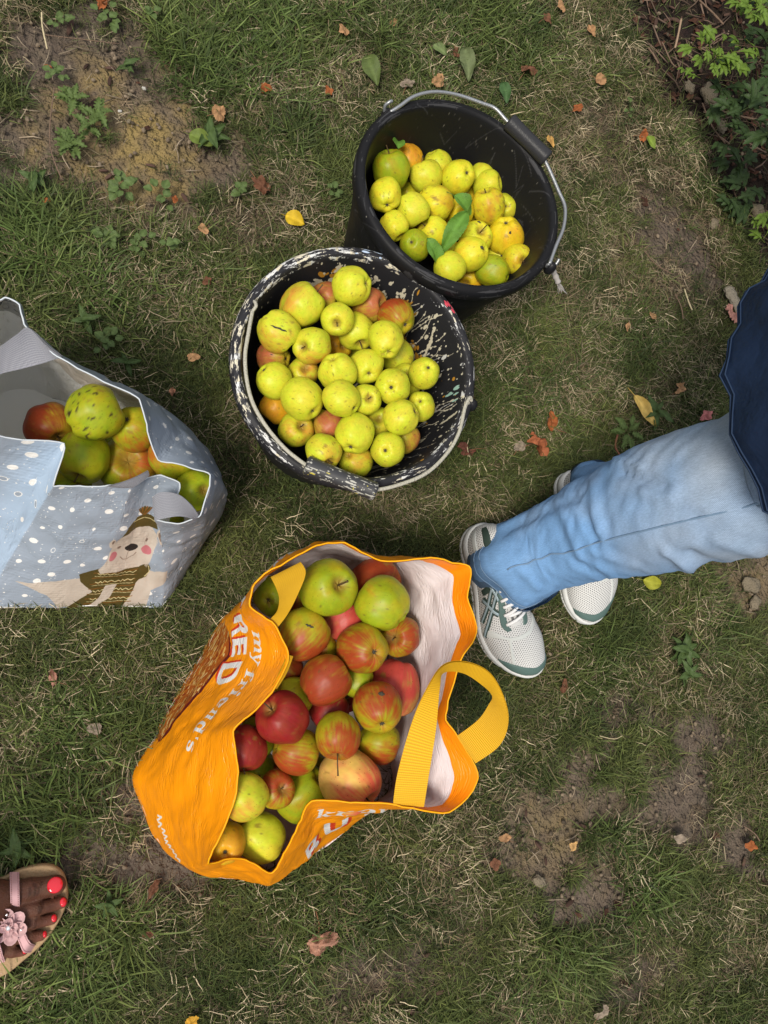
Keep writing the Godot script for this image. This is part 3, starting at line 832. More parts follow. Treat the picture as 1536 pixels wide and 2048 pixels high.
func grey_print(us: Array) -> ImageTexture:
	var W := 2048
	var H := 512
	var base := lin(0.29, 0.335, 0.40)
	var p := Print.new(W, H, base)
	var r := RandomNumberGenerator.new(); r.seed = 8
	for x in W:
		var e := smoothstep(turn_of(us, 24.0, W), turn_of(us, 24.8, W), float(x)) if x > W / 2 else 1.0 - smoothstep(turn_of(us, 0.0, W), turn_of(us, 0.12, W), float(x))
		p.im.fill_rect(Rect2i(x, 0, 1, H), base.lerp(lin(0.37, 0.47, 0.60), e))
	# pale sheen bands of the winter sky in the print
	var snow := lin(0.80, 0.79, 0.76)
	var taken := []
	for k in 900:
		var q := Vector2(r.randf() * W, r.randf() * H)
		var s := r.randf_range(5.5, 10.0)
		var ok := true
		for o in taken:
			if q.distance_to(o) < 44: ok = false; break
		if not ok: continue
		taken.append(q)
		if r.randf() < 0.12:
			p.dot(q, s, s, snow); p.dot(q, s - 2, s - 2, base)
		else: p.dot(q, s * r.randf_range(0.8, 1.15), s, snow, r.randf())
	for k in 1500: p.dot(Vector2(r.randf() * W, r.randf() * H), r.randf_range(0.8, 1.8), r.randf_range(0.8, 1.8), snow)
	# a friendly white bear in a knitted hat and scarf
	var B := func(x, y): return Vector2(lerpf(turn_of(us, 2.15, W), turn_of(us, 7.6, W), x), (0.18 + y * 0.82) * H)      # x 0..1 across, y 0..1 down
	var Q := func(a): 
		var o := PackedVector2Array()
		for v in a: o.append(B.call(v[0], v[1]))
		return o
	var fur := lin(0.52, 0.45, 0.38)
	var line := lin(0.20, 0.14, 0.11)
	var knit := lin(0.085, 0.062, 0.018)
	p.poly(Q.call([[-0.60, 0.78], [-0.2, 0.72], [0.12, 0.70], [0.25, 0.80], [0.12, 0.98], [-0.1, 1.0], [-0.25, 0.86]]), fur)
	p.poly(Q.call([[0.55, 0.78], [0.75, 0.63], [1.0, 0.58], [1.12, 0.60], [1.1, 0.74], [0.9, 0.80], [0.86, 1.0], [0.5, 1.0]]), fur)
	p.poly(Q.call([[0.02, 0.66], [0.2, 0.6], [0.72, 0.58], [0.78, 0.53], [0.86, 0.58], [0.80, 0.68], [0.68, 0.76], [0.58, 1.0], [0.02, 1.0], [0.18, 0.84], [0.06, 0.74]]), knit)
	var rust := lin(0.20, 0.085, 0.02)
	var pale := lin(0.60, 0.52, 0.27)
	for k in 7:
		var y := 0.64 + k * 0.052
		p.line([B.call(0.14, y + 0.02), B.call(0.66, y - 0.02)], 3.0, rust)
	for k in 4:
		var y := 0.66 + k * 0.085
		var z := []
		for j in 15: z.append(B.call(0.18 + j * 0.033, y - j * 0.002 + (0.016 if j % 2 else 0.0)))
		p.line(z, 2.6, pale)
		p.line([B.call(0.16, y + 0.035), B.call(0.64, y + 0.012)], 1.8, pale)
	p.line([B.call(0.80, 0.56), B.call(0.84, 0.62), B.call(0.78, 0.68)], 3.5, pale)
	p.poly(Q.call([[0.33, 0.78], [0.44, 0.77], [0.40, 0.9], [0.30, 0.99], [0.18, 0.99], [0.30, 0.90]]), fur)
	# head, ears, hat
	p.dot(B.call(0.90, 0.24), 22, 22, fur); p.dot(B.call(0.885, 0.245), 11, 13, line)
	p.dot(B.call(0.26, 0.36), 13, 20, fur); p.dot(B.call(0.27, 0.35), 5, 10, line)
	p.poly(Q.call([[0.34, 0.32], [0.42, 0.24], [0.55, 0.20], [0.72, 0.21], [0.82, 0.27], [0.85, 0.36], [0.84, 0.46], [0.78, 0.55], [0.66, 0.60], [0.5, 0.61], [0.34, 0.64], [0.2, 0.66], [0.17, 0.62], [0.24, 0.52], [0.27, 0.42]]), fur)
	for k in 240:
		var q := Vector2(r.randf_range(-0.4, 1.05), r.randf_range(0.22, 1.0))
		var px: Vector2 = B.call(q.x, q.y)
		if px.x < W and px.y < H and p.im.get_pixel(clampi(int(px.x), 0, W - 1), clampi(int(px.y), 0, H - 1)).is_equal_approx(Color8(fur.r8, fur.g8, fur.b8)):
			p.line([px, px + Vector2(r.randf_range(-2, 2), 9)], 1.0, fur.darkened(0.35) if r.randf() < 0.5 else fur.lightened(0.3))
	for k in 60:
		var f := k / 60.0
		var q: Vector2 = B.call(lerpf(0.84, 0.75, f), lerpf(0.30, 0.58, f))
		p.line([q, q + Vector2(7, r.randf_range(0, 6))], 1.4, fur)
	p.poly(Q.call([[0.36, 0.30], [0.40, 0.21], [0.50, 0.13], [0.62, 0.10], [0.74, 0.13], [0.80, 0.21], [0.72, 0.225], [0.58, 0.22], [0.46, 0.25]]), knit)
	p.line([B.call(0.46, 0.17), B.call(0.60, 0.135), B.call(0.75, 0.16)], 2.4, pale)
	for k in 7: p.line([B.call(0.59, 0.11), B.call(0.50 + k * 0.026, 0.03 + absf(k - 3.0) * 0.006)], 5.0, knit if k % 2 else rust)
	p.dot(B.call(0.37, 0.41), 3.5, 6.5, line, 0.3); p.dot(B.call(0.70, 0.345), 4.5, 7.5, line, 0.2)
	p.dot(B.call(0.52, 0.42), 19, 14, lin(0.02, 0.02, 0.022), -0.25)
	p.line([B.call(0.50, 0.44), B.call(0.475, 0.52)], 2.0, line)
	p.line([B.call(0.40, 0.50), B.call(0.43, 0.525), B.call(0.50, 0.525), B.call(0.58, 0.49), B.call(0.60, 0.465)], 2.0, line)
	p.dot(B.call(0.72, 0.43), 17, 17, lin(0.48, 0.16, 0.18)); p.dot(B.call(0.32, 0.49), 9, 17, lin(0.46, 0.16, 0.18), 0.25)
	# shop mark and writing-on panel inside the far corner: drawn on the lining print instead
	return p.tex()

func grey_lining_print(us: Array) -> ImageTexture:
	var W := 2048
	var H := 512
	var base := lin(0.90, 0.90, 0.88)
	var p := Print.new(W, H, base)
	var r := RandomNumberGenerator.new(); r.seed = 18
	var U := func(f): return turn_of(us, f, W)
	# the print shows faintly through the woven sheet
	for q in [[15.5, 0.4, 120, 110], [14.6, 0.55, 90, 60], [17.0, 0.5, 60, 120]]: p.dot(Vector2(U.call(q[0]), q[1] * H), q[2], q[3], lin(0.66, 0.60, 0.53))
	for k in 130: p.dot(Vector2(r.randf() * W, r.randf() * H), 3.4, 8, lin(0.76, 0.76, 0.73), 0.3)
	for k in 60: p.line([Vector2(U.call(14.5) + r.randf() * 230, H * (0.3 + r.randf() * 0.5)), Vector2(U.call(14.7) + r.randf() * 230, H * (0.3 + r.randf() * 0.5))], 1.2, lin(0.55, 0.50, 0.44))
	# printed name panel by the mouth
	var o := Vector2(U.call(19.75), 0.17 * H)
	p.dot(o, 118, 84, lin(0.40, 0.40, 0.38)); 
	var sans := font("Droid Sans", true)
	var arc := []
	for k in 13: arc.append(o + Vector2(cos(PI + PI * k / 12) * 96, sin(PI + PI * k / 12) * 54))
	p.line(arc, 30.0, lin(0.02, 0.02, 0.022))
	for k in 6:
		var a := PI + PI * (0.30 + k * 0.1)
		p.text("My Tes"[k], sans, Transform2D(Vector2(-34, 0), Vector2(0, -38), o + Vector2(-cos(a) * 92 + 10, sin(a) * 50 + 10)), lin(0.62, 0.62, 0.6))
	for k in 3:
		p.dot(o + Vector2(60, -6 + k * 26), 13, 9, lin(0.15, 0.15, 0.15)); p.dot(o + Vector2(60, -6 + k * 26), 11, 7, lin(0.42, 0.42, 0.40))
		for j in 8: p.line([o + Vector2(36 - j * 10, -8 + k * 26), o + Vector2(30 - j * 10, -3 + k * 26)], 4.0, lin(0.10, 0.10, 0.10))
	return p.tex()

func build_grey_bag():
	# columns: front wall left crease, along the front, the pleat, the gusset, the folded far right wall, the far wall, off to the left, the folded left panel
	var rim := pts([[105, 973, .215], [160, 973, .218], [215, 973, .22], [262, 974, .222], [292, 958, .215], [322, 952, .215], [357, 967, .218], [352, 1000, .212], [310, 1040, .212], [355, 1051, .22], [403, 1031, .23], [420, 950, .238],
		[372, 930, .245], [318, 918, .25], [292, 840, .275], [281, 796, .285], [200, 757, .292], [115, 710, .297], [63, 663, .302], [48, 647, .305], [42, 608, .31], [8, 592, .31], [-60, 640, .30], [-70, 820, .27], [10, 876, .25], [127, 888, .24]])
	var mid := pts([[48, 1065, .11], [112, 1095, .115], [170, 1095, .12], [224, 1095, .12], [262, 1090, .108], [290, 1090, .105], [308, 1098, .10], [316, 1108, .10], [326, 1112, .105], [366, 1092, .12], [410, 1064, .125], [457, 992, .12],
		[432, 925, .13], [384, 862, .14], [326, 815, .15], [300, 800, .14], [230, 775, .15], [150, 740, .15], [95, 700, .15], [70, 690, .15], [50, 660, .15], [10, 650, .15], [-70, 720, .15], [-90, 900, .14], [-60, 1000, .13], [30, 1035, .13]])
	var foot := pts([[-40, 1216, 0], [58, 1216, 0], [122, 1216, 0], [188, 1214, 0], [232, 1214, 0], [262, 1215, 0], [288, 1216, 0], [306, 1216, 0], [325, 1215, 0], [350, 1182, 0], [385, 1125, 0], [425, 1050, 0],
		[415, 985, 0], [385, 930, 0], [335, 870, 0], [310, 850, 0], [235, 830, 0], [165, 810, 0], [120, 800, 0], [100, 795, 0], [70, 780, 0], [20, 780, 0], [-60, 830, 0], [-90, 1000, 0], [-80, 1120, 0], [-58, 1180, 0]])
	var c := at(170, 1020, 0)
	var rl := shift(rim, c)
	var ml := shift(mid, c)
	var fl := shift(foot, c)
	for k in fl.size(): fl[k].y += 0.004
	var bag := thing("carrier_bag", "pale grey-blue carrier bag printed with snowflakes and a white bear", "shopping bag", c)
	var crk := crinkle("grey_crinkle", 1024, 384, 9.0, 0.02, 9)
	var skin := cloth("printed_sheet", grey_print(around(ml)), 0.3, crk, 0.08, Vector3.ONE)
	skin.backlight_enabled = true; skin.backlight = Color(0.5, 0.5, 0.5)
	var inner := cloth("grey_lining", grey_lining_print(around(ml)), 0.5, crk, 0.08, Vector3.ONE)
	put("outer_face", wall_mesh(wall(rl, ml, fl, 6, 36, 0.0040, 4.0, 0.0, 0.0, 1.0, 0.35)), skin, bag)
	put("lining", wall_mesh(wall(rl, ml, fl, 6, 36, 0.0040, 4.0, 0.0018, 0.0, 1.0, 0.35), true), inner, bag)
	put("rim_binding", rim_tube(wall(rl, ml, fl, 6, 36, 0.0040, 4.0, 0.0009, 0.0, 1.0, 0.35), 0.0010), mat("white_binding", Color(0.52, 0.56, 0.60), 0.6), bag)
	put("bag_bottom", floor_mesh(fl, 0.006), inner, bag)
	var strap := strap_mat("grey_webbing", Color(0.62, 0.63, 0.68), Color(0.12, 0.12, 0.15))
	var s := Shape.new()
	s.ribbon(locals(c, [[-40, 715, .298], [0, 694, .302], [34, 669, .306], [57, 656, .308], [92, 690, .303], [123, 713, .298]]), locals(c, [[-40, 772, .275], [0, 749, .28], [42, 738, .284], [84, 727, .288], [112, 718, .292], [124, 718, .294]]), 4, 0.0018, 6)
	put("strap", s.mesh(), strap, bag)
	s = Shape.new()
	s.ribbon(locals(c, [[304, 996, .226], [316, 986, .236], [340, 985, .242], [362, 992, .244], [384, 1012, .24], [397, 1031, .234]]), locals(c, [[309, 1042, .214], [328, 1037, .226], [352, 1033, .232], [370, 1034, .234], [383, 1038, .23], [390, 1042, .226]]), 4, 0.0018, 6)
	s.ribbon(locals(c, [[214, 974, .222], [244, 966, .234], [272, 955, .242], [297, 942, .244]]), locals(c, [[254, 977, .218], [268, 974, .226], [284, 964, .232], [299, 951, .236]]), 4, 0.0018, 6)
	put("strap", s.mesh(), strap, bag)

# ------------------------------------------------------------------ apples
var laid := []

# look: base colour, second colour, blush colour, how far the blush reaches (-1 none .. 1 all), streakiness, russet
var looks := {
	"g": [Color(.50, .54, .030), Color(.56, .50, .035), Color(.55, .20, .03), -1.0, .3, .10],
	"t": [Color(.47, .52, .028), Color(.56, .48, .035), Color(.50, .17, .035), -0.48, .5, .25],
	"G": [Color(.25, .32, .014), Color(.33, .32, .015), Color(.34, .10, .015), -0.85, .5, .12],
	"y": [Color(.55, .56, .028), Color(.62, .52, .028), Color(.62, .28, .03), -0.75, .3, .30],
	"Y": [Color(.62, .47, .018), Color(.62, .53, .025), Color(.64, .25, .02), -0.55, .3, .35],
	"o": [Color(.66, .35, .016), Color(.62, .44, .02), Color(.54, .20, .02), -0.3, .5, .35],
	"h": [Color(.27, .32, .014), Color(.36, .30, .016), Color(.36, .05, .02), -.4, .7, .12],
	"b": [Color(.30, .30, .013), Color(.38, .28, .015), Color(.28, .024, .014), -.04, .9, .12],
	"d": [Color(.46, .40, .03), Color(.50, .34, .03), Color(.36, .085, .045), -0.06, .8, .25],
	"r": [Color(.38, .28, .018), Color(.42, .24, .02), Color(.24, .018, .014), 0.26, 1.0, .08],
	"R": [Color(.34, .20, .015), Color(.34, .08, .02), Color(.22, .009, .016), 0.85, .7, .05],
	"p": [Color(.50, .30, .07), Color(.58, .32, .10), Color(.42, .030, .040), 0.35, .9, .06],
	"P": [Color(.68, .44, .10), Color(.70, .38, .12), Color(.58, .07, .05), -0.2, .9, .15],
	"u": [Color(.56, .54, .025), Color(.58, .46, .02), Color(.46, .20, .025), -.45, .4, .75]}

func build_apples():
	skin_mat()
	# x, y, radius in the photograph, look, where the visible end sits (c flower end, s stalk end, n none), where the blush sits, starting height, label
	heap("front", "apples in the paint-spattered bucket", [
		[704, 572, 39, "g", "c", .86, .0, 0, 0, .262, "large clean green apple on top at the far edge of the spattered bucket"],
		[675, 638, 33, "g", "s", .0, .52, .5, .6, .262, "small green apple with long pale stalk lying on the heap in the spattered bucket"],
		[604, 612, 43, "t", "n", 0, 0, -.5, -.5, .25, "large yellow apple blushed faint orange, upper left in the spattered bucket"],
		[793, 635, 36, "b", "c", .55, .6, -.5, -.8, .25, "green apple with red flecked shoulder at the heap's upper right in the spattered bucket"],
		[557, 662, 40, "t", "c", -.6, -.75, -.3, .9, .25, "green apple with brown crack beside the bucket's left wire ear"],
		[626, 692, 37, "t", "s", -.52, .22, .4, .9, .258, "yellow-green apple with stalk pointing left, below the yellow blushed one"],
		[771, 680, 36, "g", "c", .2, .78, 0, 0, .262, "smooth pale green apple in front of the red flecked one in the spattered bucket"],
		[675, 743, 38, "g", "n", 0, 0, 0, 0, .266, "plain round green apple in the middle of the spattered bucket's heap"],
		[683, 797, 36, "g", "c", .75, .62, 0, 0, .268, "bright green apple below the middle one, without visible stalk"],
		[605, 799, 43, "g", "c", .6, .68, -.4, -.9, .262, "largest green apple of the lower left part of the spattered bucket"],
		[785, 773, 35.5, "g", "c", -.1, .22, 0, -.8, .266, "green apple showing a dark star-shaped flower end, right of the middle of the heap"],
		[709, 868, 39, "g", "c", -.2, .8, 0, 0, .266, "big green apple with its flower end pointing to the bucket's handle"],
		[802, 834, 36, "g", "c", .88, -.3, 0, 0, .262, "green apple leaning on the small scabbed one at the right of the heap"],
		[848, 746, 31, "g", "c", .25, -.2, 0, 0, .25, "small green apple alone against the cream-streaked inside wall"],
		[776, 899, 34.5, "g", "c", -.2, .15, 0, 0, .26, "green apple with centred flower end at the lower right near the handle side"],
		[646, 902, 35, "t", "s", .45, .72, .8, .6, .262, "green apple with red patch round its stalk, closest to the handle grip"],
		[548, 761, 36, "g", "c", -.55, -.6, 0, 0, .252, "green apple with two dark specks against the left wall of the spattered bucket"],
		[732, 734, 35, "g", "c", .22, .55, 0, 0, .255, "green apple with puckered flower end touching the middle one"],
		[731, 800, 31, "g", "s", .25, .05, 0, 0, .25, "small green apple showing a deep stalk hollow between larger ones"],
		[842, 812, 29, "g", "c", -.1, -.2, 0, 0, .245, "small green apple with scabby brown flower end at the right of the heap"],
		[712, 662, 36, "g", "n", 0, 0, 0, 0, .245, "green apple half hidden behind the one with the long pale stalk"],
		[592, 860, 35, "t", "s", .45, -.15, .6, -.1, .25, "yellow apple with reddish stalk hollow at the lower left wall"],
		[710, 922, 34, "t", "n", 0, 0, .4, -.5, .25, "yellow-green apple against the near wall beside the handle grip"],
		[607, 746, 31, "t", "n", 0, 0, .6, -.3, .24, "small orange-flushed apple wedged at the left of the middle one"],
		[812, 762, 33, "g", "n", 0, 0, 0, 0, .25, "green apple peeping out behind the one with the dark star"],
		[793, 711, 34, "g", "n", 0, 0, 0, 0, .235, "green apple underneath the smooth pale one at the right"],
		[738, 611, 34, "d", "n", 0, 0, .2, -.3, .235, "dull red apple behind the topmost green one in the spattered bucket"],
		[653, 594, 30, "d", "n", 0, 0, -.1, -.5, .225, "small red-flushed apple tucked between the topmost green and the large yellow one"],
		[548, 714, 33, "d", "c", .9, .2, -.6, -.3, .23, "dark red and yellow apple under the cracked one at the left wall"],
		[658, 850, 31, "d", "n", 0, 0, .3, -.2, .235, "pinkish brown apple sunk below the plain green ones near the handle"],
		[553, 814, 33, "o", "n", 0, 0, -.4, .4, .22, "orange-brown apple low against the left wall of the spattered bucket"],
		[670, 690, 32, "o", "n", 0, 0, 0, 0, .225, "brownish apple deep below the long-stalked one"],
		[754, 845, 31, "t", "n", 0, 0, 0, 0, .225, "small freckled green apple deep between the lower right ones"],
		[808, 875, 31, "d", "n", 0, 0, 0, 0, .215, "small red apple low at the right near wall of the spattered bucket"],
		[694, 700, 29, "g", "n", 0, 0, 0, 0, .225, "green apple deep in the gap above the middle one"],
		[628, 846, 31, "g", "n", 0, 0, 0, 0, .21, "barely visible green apple deep at the lower left of the spattered bucket"]])
	heap("rear", "apples in the plain black bucket", [
		[783, 341, 37, "G", "s", -.15, -.78, 0, 0, .20, "large green apple with stalk at the left wall of the plain black bucket"],
		[917, 354, 33, "y", "c", .5, .08, 0, 0, .20, "pale yellow apple with dark flower end, highest of the rear bucket's heap"],
		[851, 354, 33, "g", "s", -.3, -.85, 0, 0, .19, "green apple with shallow stalk hollow between the large green and pale yellow ones"],
		[871, 405, 35, "u", "n", .8, .4, .9, -.2, .21, "yellow apple freckled with brown russet at its right side"],
		[977, 413, 33, "u", "s", -.28, -.7, -.1, .3, .20, "russeted brownish apple with a stub of twig, right of the leaf"],
		[824, 419, 34, "g", "n", 0, 0, 0, 0, .215, "plump plain yellow-green apple at the left of the rear bucket"],
		[771, 391, 32, "y", "c", .1, .85, 0, 0, .225, "yellow apple cut off by the near left rim of the rear bucket"],
		[1011, 472, 37, "Y", "c", -.1, -.55, .5, .4, .19, "golden apple with a small dark worm hole at the right"],
		[942, 508, 33, "y", "c", .78, -.15, 0, 0, .215, "yellow apple with a brown scar at its flower end, front of the rear bucket"],
		[1035, 519, 31, "u", "s", .3, .42, .3, .5, .185, "greenish russet apple with stalk at the far right end of the heap"],
		[985, 543, 32, "G", "c", .9, .4, 0, 0, .205, "bright green apple at the near right rim of the rear bucket"],
		[950, 478, 34, "y", "n", 0, 0, 0, 0, .20, "tall yellow apple leaning behind the scarred one"],
		[830, 491, 31, "G", "c", -.3, .1, 0, 0, .222, "small green apple by the near rim, left of the dark leaf"],
		[899, 535, 32, "g", "n", 0, 0, 0, 0, .22, "green apple half cut off by the near rim below the dark leaf"],
		[975, 371, 28, "g", "n", 0, 0, 0, 0, .18, "small pale green apple above the russeted one with twig stub"],
		[964, 354, 28, "g", "n", 0, 0, 0, 0, .165, "small green apple furthest back beside the far wall"],
		[875, 332, 31, "g", "n", 0, 0, 0, 0, .17, "green apple peeping out behind the row at the back of the rear bucket"],
		[816, 318, 29, "o", "n", 0, 0, .3, -.3, .17, "orange-yellow apple behind the large green one with stalk"],
		[868, 466, 31, "y", "s", -.75, -.4, 0, 0, .20, "yellow apple below the russet freckled one, left of the big leaf"],
		[833, 462, 31, "o", "n", 0, 0, .4, 0, .20, "peach-yellow apple behind the small green one by the near rim"],
		[921, 424, 28, "Y", "n", 0, 0, 0, 0, .19, "golden apple lying underneath the two leaves"],
		[930, 391, 25, "Y", "n", 0, 0, 0, 0, .175, "deep yellow apple under the pale yellow highest one"],
		[892, 504, 28, "y", "c", .4, .7, 0, 0, .205, "small knobbly yellow apple between the big leaf and dark leaf"],
		[1008, 415, 27, "g", "c", .0, .3, 0, 0, .165, "tiny green apple right of the russeted twig-stub one"],
		[788, 452, 29, "y", "n", 0, 0, 0, 0, .215, "yellow apple nearly hidden by the left near rim of the rear bucket"],
		[938, 556, 29, "o", "n", 0, 0, 0, 0, .20, "small orange apple at the near rim below the scarred yellow one"],
		[996, 516, 30, "g", "n", 0, 0, 0, 0, .18, "greenish apple sunk below the golden one with the hole"],
		[905, 452, 30, "o", "n", 0, 0, 0, 0, .17, "orange apple deep beside the big leaf"],
		[812, 390, 30, "y", "n", 0, 0, 0, 0, .17, "yellow apple deep between the plump one and the large green one"],
		[955, 436, 30, "y", "n", 0, 0, 0, 0, .17, "yellow apple deep under the russeted one"]])
	heap("orange", "apples in the orange bag", [
		[653, 1176, 57, "G", "s", .58, -.2, 0, 0, .20, "huge green apple with deep stalk hollow at the upper end of the orange bag"],
		[765, 1207, 53, "G", "n", -.7, -.6, 0, 0, .20, "large smooth green apple at the upper right of the orange bag"],
		[607, 1268, 49, "b", "n", .6, -.6, .2, .9, .195, "yellow-green apple with red lower side and dark nick, beside the bag's folded edge"],
		[725, 1298, 50, "b", "c", .52, -.03, -.6, .3, .20, "red and green apple with grey flower end facing right"],
		[651, 1361, 49, "r", "n", .8, -.5, -.1, .1, .20, "orange-red streaked apple in the middle of the orange bag"],
		[756, 1415, 49, "b", "c", .2, .55, .1, -.85, .205, "apple red above and green below with a brown scar on top"],
		[566, 1437, 51, "R", "s", -.45, -.6, .1, -.3, .205, "deep red apple at the left of the orange bag's heap"],
		[676, 1471, 45, "b", "s", .0, .82, .5, .5, .21, "greenish apple with red streaks and a long stalk pointing down"],
		[604, 1586, 56, "G", "n", -.5, .5, -.5, -.2, .125, "very large green-brown apple leaning on the near folded edge of the orange bag"],
		[698, 1559, 60, "P", "s", .68, .55, .8, .3, .155, "largest peach-pink apple with red stalk hollow at the lower right"],
		[789, 1374, 52, "p", "n", 0, 0, -.4, -.6, .185, "pink-red apple against the white lining at the right"],
		[592, 1502, 47, "b", "n", .7, .2, -.3, .6, .19, "green apple with orange blush below the deep red one"],
		[486, 1496, 46, "R", "n", 0, 0, 0, 0, .195, "dark crimson apple cut off by the bag's left edge"],
		[487, 1591, 47, "t", "n", 0, 0, -.1, .6, .195, "pale yellow-green apple at the bag's left edge below the crimson one"],
		[519, 1672, 48, "g", "n", .7, .7, 0, 0, .13, "smooth green apple with thin scratches at the bottom end of the orange bag"],
		[452, 1686, 40, "o", "c", .15, .08, 0, 0, .15, "orange-yellow apple with dark flower end in the bag's bottom corner"],
		[553, 1579, 37, "b", "s", .5, -.35, .3, -.8, .185, "small apple flushed red round its stalk, left of the very large green-brown one"],
		[757, 1485, 42, "b", "n", .9, .3, .4, .9, .185, "green apple below the one with the brown scar"],
		[800, 1273, 41, "b", "s", -.35, -.1, .6, .0, .18, "golden apple streaked red round its pale stalk, below the smooth green one"],
		[685, 1238, 44, "p", "n", 0, 0, 0, 0, .175, "raspberry pink apple wedged between the green ones at the top"],
		[546, 1192, 40, "G", "c", -.1, .1, 0, 0, .15, "green apple with a dark speck behind the upper yellow strap"],
		[750, 1164, 49, "r", "n", 0, 0, -.2, -.4, .165, "red apple behind the large smooth green one at the top edge"],
		[587, 1394, 40, "y", "n", 0, 0, 0, 0, .175, "pale yellow apple behind the deep red one"],
		[657, 1417, 39, "R", "n", .7, -.4, -.3, .2, .175, "glossy red apple with a green end below the orange-red streaked one"],
		[513, 1478, 41, "G", "n", 0, 0, 0, 0, .17, "green apple between the deep red and the crimson one"],
		[709, 1358, 34, "G", "n", 0, 0, 0, 0, .165, "dull green apple right of the orange-red streaked one"],
		[590, 1196, 30, "r", "n", 0, 0, 0, 0, .16, "brownish pink apple behind the strap's lower end"],
		[643, 1296, 32, "b", "n", 0, 0, 0, 0, .16, "shaded brownish apple deep right of the one with the dark nick"],
		[575, 1335, 31, "r", "n", 0, 0, 0, 0, .155, "dusky apple deep beside the bag's folded tip"],
		[512, 1424, 31, "R", "n", 0, 0, 0, 0, .16, "dark red apple hidden under the bag's left edge"],
		[692, 1393, 30, "R", "n", 0, 0, 0, 0, .15, "dark red apple deep in the middle gap"],
		[628, 1542, 32, "G", "n", 0, 0, 0, 0, .15, "shaded green apple deep above the very large green-brown one"],
		[517, 1527, 30, "G", "n", 0, 0, 0, 0, .15, "small dark green apple deep at the left"],
		[722, 1325, 26, "G", "n", 0, 0, 0, 0, .13, "green apple deep below the grey flower-end one"],
		[560, 1540, 28, "b", "n", 0, 0, 0, 0, .13, "dim apple deep between the small flushed one and the dark green one"]])
	heap("grey", "apples in the grey-blue bag", [
		[190, 828, 54, "G", "n", .8, -.4, .9, .1, 0.175, "large green apple covered in brown scab spots in the grey-blue bag"],
		[168, 912, 51, "G", "s", -.1, .9, -.8, .2, 0.170, "plain large green apple in front of the scabbed one"],
		[258, 932, 58, "h", "n", 0, 0, .8, -.2, 0.130, "largest apple of the grey-blue bag, green fading to orange-red"],
		[270, 858, 46, "h", "c", -.1, -.35, .5, .85, 0.160, "green apple with flower end and red base under the bag's folded far wall"],
		[101, 852, 48, "r", "s", .6, .65, -.75, -.2, 0.160, "crimson streaked apple at the left of the grey-blue bag"],
		[390, 982, 42, "G", "n", 0, 0, -.7, .7, 0.160, "green apple in the bag's right corner by the webbing strap"],
		[345, 916, 46, "h", "n", 0, 0, -.8, -.3, 0.145, "green and red apple half under the folded far wall"],
		[228, 892, 34, "G", "n", 0, 0, 0, 0, 0.135, "small green apple wedged below the scabbed one"],
		[331, 955, 32, "b", "n", 0, 0, 0, 0, 0.130, "yellowish apple sunk between the largest one and the corner one"],
		[140, 962, 40, "G", "n", 0, 0, 0, 0, 0.110, "shaded green apple deep at the front wall of the grey-blue bag"],
		[330, 1040, 36, "G", "n", 0, 0, 0, 0, 0.110, "green apple deep behind the webbing strap's loop"]])
	# leaves that came along with the apples
	var lm := mat("apple_leaf", Color.WHITE, 0.45, noise_tex("veins", 0.06), 0.08, 30.0, true, true)
	lm.backlight_enabled = true; lm.backlight = Color(0.4, 0.5, 0.2)
	var g := Color(.11, .23, .035)
	for q in [[925, 411, .232, 63, .042, .030, "broad green apple leaf with stalk on top of the rear bucket's heap"], [908, 466, .236, -28, .072, .030, "long curling green apple leaf hanging over the middle of the rear heap"], [866, 506, .228, 40, .048, .026, "dark green apple leaf standing by the near rim of the rear bucket"], [796, 290, .222, 172, .026, .022, "small green leaf upright behind the large green apple with stalk"]]:
		var o := put("apple_leaf", leaf_mesh(q[4], q[5], 0.10, 11, 0.55, 0.45, g, int(q[0])), lm)
		var yaw := deg_to_rad(q[3])
		o.transform = Transform3D(Basis(Vector3.UP, yaw) * Basis(Vector3.RIGHT, 0.5), at(q[0], q[1], q[2]))
		tag(o, q[6], "leaf", "leaves among the apples in the rear bucket")

func skin_mat():
	var t := img_tex("lenticels", 512, 256, func(x, y):
		return Color(1, 1, 1))
	var im: Image = t.get_image()
	var r := RandomNumberGenerator.new(); r.seed = 2
	for k in 900:
		var x := r.randi() % 510
		var y := r.randi() % 254
		var dark := r.randf() < 0.45
		var c := Color(0.62, 0.50, 0.36) if dark else Color(1.0, 1.0, 0.9)
		im.set_pixel(x, y, c)
		if dark and r.randf() < 0.4: im.set_pixel(x + 1, y, c); im.set_pixel(x, y + 1, c)
	texs["lenticels"] = ImageTexture.create_from_image(im)
	var m := mat("apple_skin", Color.WHITE, 0.34, noise_tex("peel", 0.02), 0.03, 9.0, true, true)
	m.albedo_texture = null
	var m2 := StandardMaterial3D.new(); m2.resource_name = "apple_skin"; m2.vertex_color_use_as_albedo = true; m2.roughness = 0.40; m2.metallic_specular = 0.32; m2.albedo_texture = texs["lenticels"]; m2.uv1_scale = Vector3(1, 1, 1)
	m2.subsurf_scatter_enabled = true; m2.subsurf_scatter_strength = 0.06
	mats["apple_skin"] = m2
	mat("apple_stalk", Color(.10, .065, .03), 0.8)
	mat("apple_calyx", Color(.055, .05, .035), 0.9)

func held(box: String, c: Vector3, r: float) -> float:      # how far an apple would poke through its bucket
	if not boxes.has(box): return 0.0
	var b: Array = boxes[box]
	var d := Vector2(c.x - b[0].x, c.z - b[0].z).length()
	var R := lerpf(b[2], b[1], clampf(c.y / b[3], 0, 1))
	return maxf(0.0, d + r * 0.97 - R)

